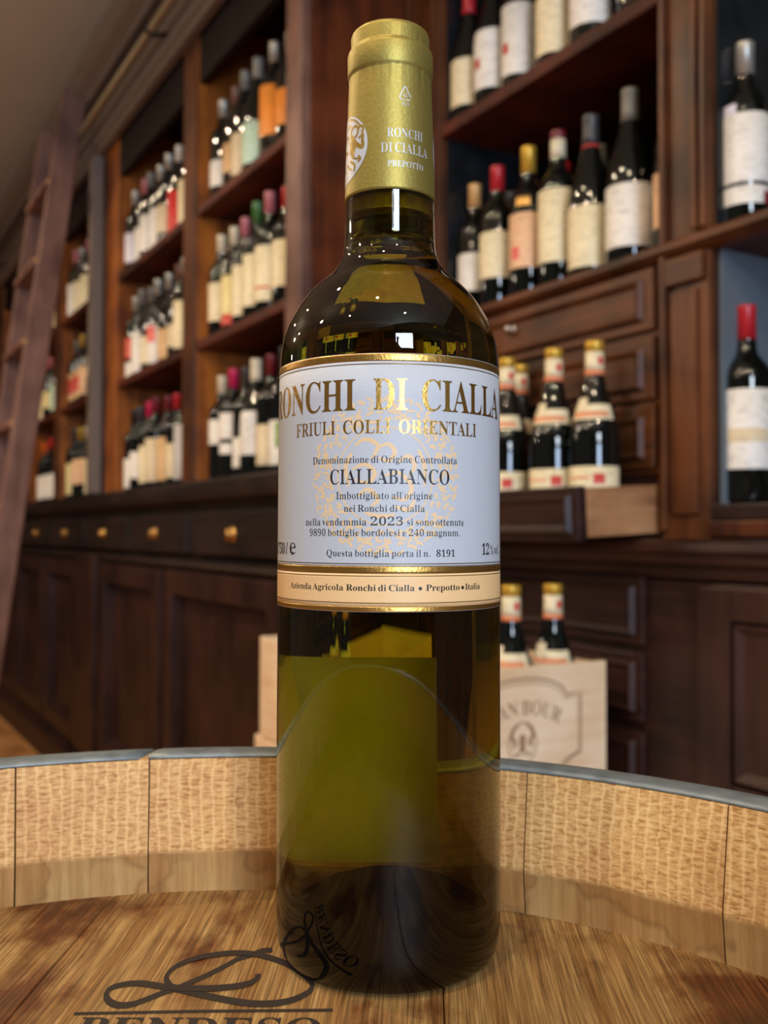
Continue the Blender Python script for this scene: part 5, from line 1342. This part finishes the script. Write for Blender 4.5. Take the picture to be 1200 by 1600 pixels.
row([('cream', 'white', {'lz': (105, 175)}), ('magenta', 'white', {'lz': (110, 180), 'extra': [('lower_label', 70, 98, -55, 60, 'white', 0.3)], 'say': 'double white'}), ('dark grey', 'white', {'lz': (30, 110)}), ('cream', 'white', {'lz': (55, 165), 'kind': 'burgundy'}), ('dark red', 'beige', {'lz': (25, 125)}), ('dark grey', 'white', {'lz': (20, 125), 'extra': [('vine_print', 60, 120, 20, 45, GREENP, 0.4)], 'say': 'vine-printed white'}), ('cream and red', 'white', {'lz': (35, 135)})],
    -2.62, -2.085, VB, 1.1225, 'counter beside pillar', G)
# middle bay
G = 'bottles in the middle bay of the left shelving'
row([('silver', 'lavender', {'lz': (35, 140)}), ('pink', 'white', {'lz': (5, 130)}), ('grey', 'white', {'lz': (30, 150)}), ('silver', 'white', {'lz': (15, 150)}), ('silver', 'beige', {'lz': (40, 130)}), ('white', 'red', {'lz': (20, 150)}), ('dark grey', 'cream', {'lz': (20, 160)}), ('silver', 'cream', {'lz': (20, 170)})],
    -3.475, -2.825, VB, 1.911, 'top shelf of middle bay', G)
row([('silver', 'white', {'lz': (5, 60), 'extra': [('upper_label', 75, 150, -60, 70, plain('red_floral_print', rgb('#cf5a48'), 0.5, noise=0.3, nscale=70), 0.3)], 'say': 'red-topped white'}), ('grey', 'white', {'lz': (10, 150)}), ('grey', 'cream', {'lz': (30, 125)}), ('silver', 'white', {'lz': (15, 145), 'extra': [('label_stripe', 85, 140, -50, 50, CORAL, 0.4)], 'say': 'coral and white'}), ('silver', 'tan', {'lz': (15, 115)}), ('brown', 'beige', {'lz': (40, 110)}), ('silver', 'cream', {'lz': (20, 165)}), ('grey', 'cream', {'lz': (20, 160)})],
    -3.47, -2.825, VB, 1.525, 'middle shelf of middle bay', G)
row([('black', 'white', {'lz': (15, 120)}), ('dark grey', 'white', {'lz': (45, 140)}), ('magenta', 'cream', {'lz': (25, 150)}), ('dark red', 'beige', {'lz': (25, 165)}), ('dark red', 'tan', {'lz': (25, 165)}), ('red', 'beige', {'lz': (30, 140)}), ('dark grey', 'grey', {'lz': (20, 185)}), ('orange', 'white', {'lz': (105, 190), 'extra': [('lower_label', 20, 105, -78, 78, CORAL, 0.3)], 'say': 'white and coral'})],
    -3.48, -2.825, VB, 1.1225, 'counter in middle bay', G)
# bay behind the pilaster, beside the ladder
G = 'bottles in the bay right of the ladder'
row([('pink', 'white', {'lz': (20, 150)}), ('silver', 'cream', {'lz': (20, 150)}), ('pink', 'cream', {'lz': (20, 150)}), ('silver', 'cream', {'lz': (30, 160)}), ('silver', 'white', {'lz': (30, 160)})],
    -4.40, -3.955, VB, 1.911, 'top shelf right of ladder', G)
row([('grey', 'tan', {'lz': (30, 150), 'extra': [('crest_print', 60, 125, -20, 60, RED, 0.4)], 'say': 'red-crested tan'}), ('gold', 'tan', {'lz': (30, 150), 'extra': [('crest_print', 60, 125, -20, 60, RED, 0.4)], 'say': 'red-crested tan'}), ('dark grey', 'peach', {'lz': (30, 150)}), ('silver', 'white', {'lz': (90, 170)}), ('silver', 'cream')],
    -4.40, -3.955, VB, 1.525, 'middle shelf right of ladder', G)
row([('dark grey', 'pale yellow', {'lz': (20, 150)}), ('gold', 'peach', {'lz': (60, 165)}), ('cream', 'peach', {'lz': (60, 165)}), ('dark grey', 'cream', {'lz': (15, 160)}), ('silver', 'cream', {'lz': (15, 165)})],
    -4.40, -3.955, VB, 1.1225, 'counter right of ladder', G)
# bay behind the ladder
G = 'bottles in the bay behind the ladder'
row([('dark grey', 'cream'), ('silver', 'cream'), ('pink', 'cream'), ('silver', 'pale yellow', {'lz': (10, 170)})], -5.06, -4.66, VB, 1.911, 'top shelf behind ladder', G)
row([('red', 'cream', {'lz': (10, 130)}), ('pink', 'pale yellow'), ('red', 'mint', {'lz': (30, 150)}), ('pink', 'peach', {'lz': (30, 150)})], -5.06, -4.66, VB, 1.525, 'middle shelf behind ladder', G)
row([('orange', 'white', {'lz': (20, 135)}), ('red', 'white', {'lz': (20, 130)}), ('dark red', 'white', {'lz': (20, 135)}), ('red', 'white', {'lz': (110, 190), 'extra': [('lower_label', 55, 110, -78, 78, RED, 0.3)], 'say': 'white and red'})], -5.08, -4.66, VB, 1.1225, 'counter behind ladder', G)

# right cabinet: the ledge, the shelf above it, the next bay
G = 'bottles on the ledge of the right cabinet'
GOLDD = plain('gold_medal_print', rgb('#d9a85a'), 0.4, metal=0.5)
def rbot(u, v, z, kind, c, l, text, group=G, **k):
    return shelf_bottle(u, v, z, kind, c, l, text, group, **k)
ZL = 1.4525
rbot(-1.766, 1.262, ZL, 'bordeaux', 'tan', 'white', 'tan-capped bottle with white label, leftmost of the front row on right ledge', lz=(58, 142), turn=32)
rbot(-1.667, 1.250, ZL, 'bordeaux', 'red', 'cream', 'bright red-capped bottle with plain cream label on the right ledge', lz=(62, 158), turn=32, scale=1.02)
rbot(-1.562, 1.250, ZL, 'bordeaux', 'gold', 'peach', 'gold-capped bottle with peach label and gold medal on the right ledge', lz=(58, 165), turn=32, scale=1.04, extra=[('medal', 178, 196, -20, 24, GOLDD, 0.35), ('red_print', 75, 100, -40, -10, CORAL, 0.4)])
rbot(-1.470, 1.250, ZL, 'bordeaux', 'cream and red', 'cream', 'bottle with cream and wine-red capsule and tall cream label on right ledge', lz=(48, 185), turn=34, scale=1.04)
rbot(-1.379, 1.252, ZL, 'burgundy', 'dark grey', 'cream', 'slope-shouldered bottle with thin grey capsule and cream label on the right ledge', lz=(18, 128), turn=36, scale=1.04, extra=[('neck_ring', 240, 244, -180, 180, RED, 0.45)])
rbot(-1.276, 1.252, ZL, 'burgundy', 'grey', 'white', 'tall slope-shouldered bottle with grey capsule and white label on right ledge', lz=(28, 132), turn=38, scale=1.07)
rbot(-1.192, 1.275, ZL, 'bordeaux', 'black', 'peach', 'dark-capped bottle with pinkish label at the right end of the ledge', lz=(50, 145), turn=30)
rbot(-1.765, 1.36, ZL, 'bordeaux', 'dark grey', 'white', 'dark-capped bottle at left of the back row on right ledge', lz=(50, 120), turn=20)
rbot(-1.672, 1.345, ZL, 'bordeaux', 'gold', 'tan', 'gold-capped bottle in the back row between red and gold capsules on ledge', lz=(60, 140), turn=30, scale=0.98)
rbot(-1.565, 1.345, ZL, 'bordeaux', 'red', 'white', 'red-capped bottle in the back row behind the cream label on ledge', lz=(60, 140), turn=30)
rbot(-1.455, 1.345, ZL, 'burgundy', 'grey', 'white', 'grey-capped bottle in the back row behind the slope-shouldered ones on ledge', lz=(60, 130), turn=30)
G2 = 'bottles on the upper shelf of the right cabinet'
ZT = 1.8925
rbot(-1.775, 1.252, ZT, 'burgundy', 'red', 'cream', 'red-capped bottle with cream label, leftmost on upper right shelf', G2, lz=(30, 135), turn=34)
rbot(-1.684, 1.250, ZT, 'burgundy', 'black', 'white', 'bottle with low red dot on white label, second on upper right shelf', G2, lz=(32, 160), turn=34, extra=[('red_dot', 78, 98, -48, -22, RED, 0.4)])
rbot(-1.591, 1.250, ZT, 'bordeaux', 'dark red', 'white', 'bottle with red dot on tall white label, third on upper right shelf', G2, lz=(25, 172), turn=34, extra=[('red_dot', 70, 92, -48, -20, RED, 0.4)])
rbot(-1.475, 1.250, ZT, 'burgundy', 'grey', 'cream', 'bottle with broad cream label, fourth on upper right shelf', G2, lz=(18, 135), turn=36)
rbot(-1.375, 1.250, ZT, 'burgundy', 'dark grey', 'white', 'bottle with broad white label, fifth on upper right shelf', G2, lz=(30, 135), turn=36)
rbot(-1.265, 1.262, ZT, 'bordeaux', 'black', 'white', 'bottle at the right end of the upper right shelf', G2, lz=(40, 130), turn=36)
WINERED = plain('wine_red_print', rgb('#7c2430'), 0.5)
rbot(-1.035, 1.262, ZL, 'bordeaux', 'silver', 'white', 'bottle with round pale seal and red-footed white label, upper far right', G2, lz=(72, 180), turn=44, extra=[('lower_label', 38, 66, -78, 78, 'white', 0.3), ('label_foot', 38, 58, 40, 80, WINERED, 0.45), ('seal', 180, 196, -60, -25, 'lavender', 0.5)])
rbot(-1.035, 1.262, 1.0265, 'bordeaux', 'red', 'white', 'large bottle with red capsule and plain white label, lower far right', G2, lz=(52, 172), turn=44, scale=1.03, extra=[('sketch_print', 92, 112, -50, 50, 'beige', 0.35)])

# bottles standing in the pulled-out drawer and in the open crate
G3 = 'gold-capped bottles standing in the pulled-out drawer'
SALMON = plain('salmon_print', rgb('#dd8d62'), 0.5, noise=0.15, nscale=90)
STICK = [('neck_label', 172, 197, -62, 66, 'cream', 0.4), ('neck_label_peak', 197, 208, -62, -14, 'cream', 0.4), ('neck_print', 177, 185, -55, 50, SALMON, 0.6), ('red_crest', 70, 86, 8, 34, RED, 0.4), ('gold_print', 78, 82, -62, 0, SALMON, 0.4)]
for u, v, z, text, tn in [(-1.223, 1.118, 0.9880, 'rightmost bottle with banded gold capsule in the pulled-out drawer', 36),
                      (-1.310, 1.104, 0.9880, 'second bottle from the right with banded gold capsule in the drawer', 34),
                      (-1.425, 1.090, 0.9880, 'front bottle with banded gold capsule beside the big label, in the drawer', 32),
                      (-1.482, 1.165, 0.9910, 'back bottle with banded gold capsule behind another, in the drawer', 30)]:
    rbot(u, v, z, 'burgundy', 'banded', 'cream', text, G3, lz=(54, 98), turn=tn, extra=STICK, scale=1.035)
G4 = 'gold-capped bottles standing in the open crate'
for u, v, text, tn in [(-1.256, 1.056, 'right bottle with banded gold capsule in the open crate', 40), (-1.256, 0.969, 'left bottle with banded gold capsule in the open crate, beside the big bottle', 40)]:
    rbot(u, v, 0.5872, 'burgundy', 'banded', 'cream', text, G4, lz=(54, 98), turn=tn, extra=STICK, scale=1.03)

flush_prints()
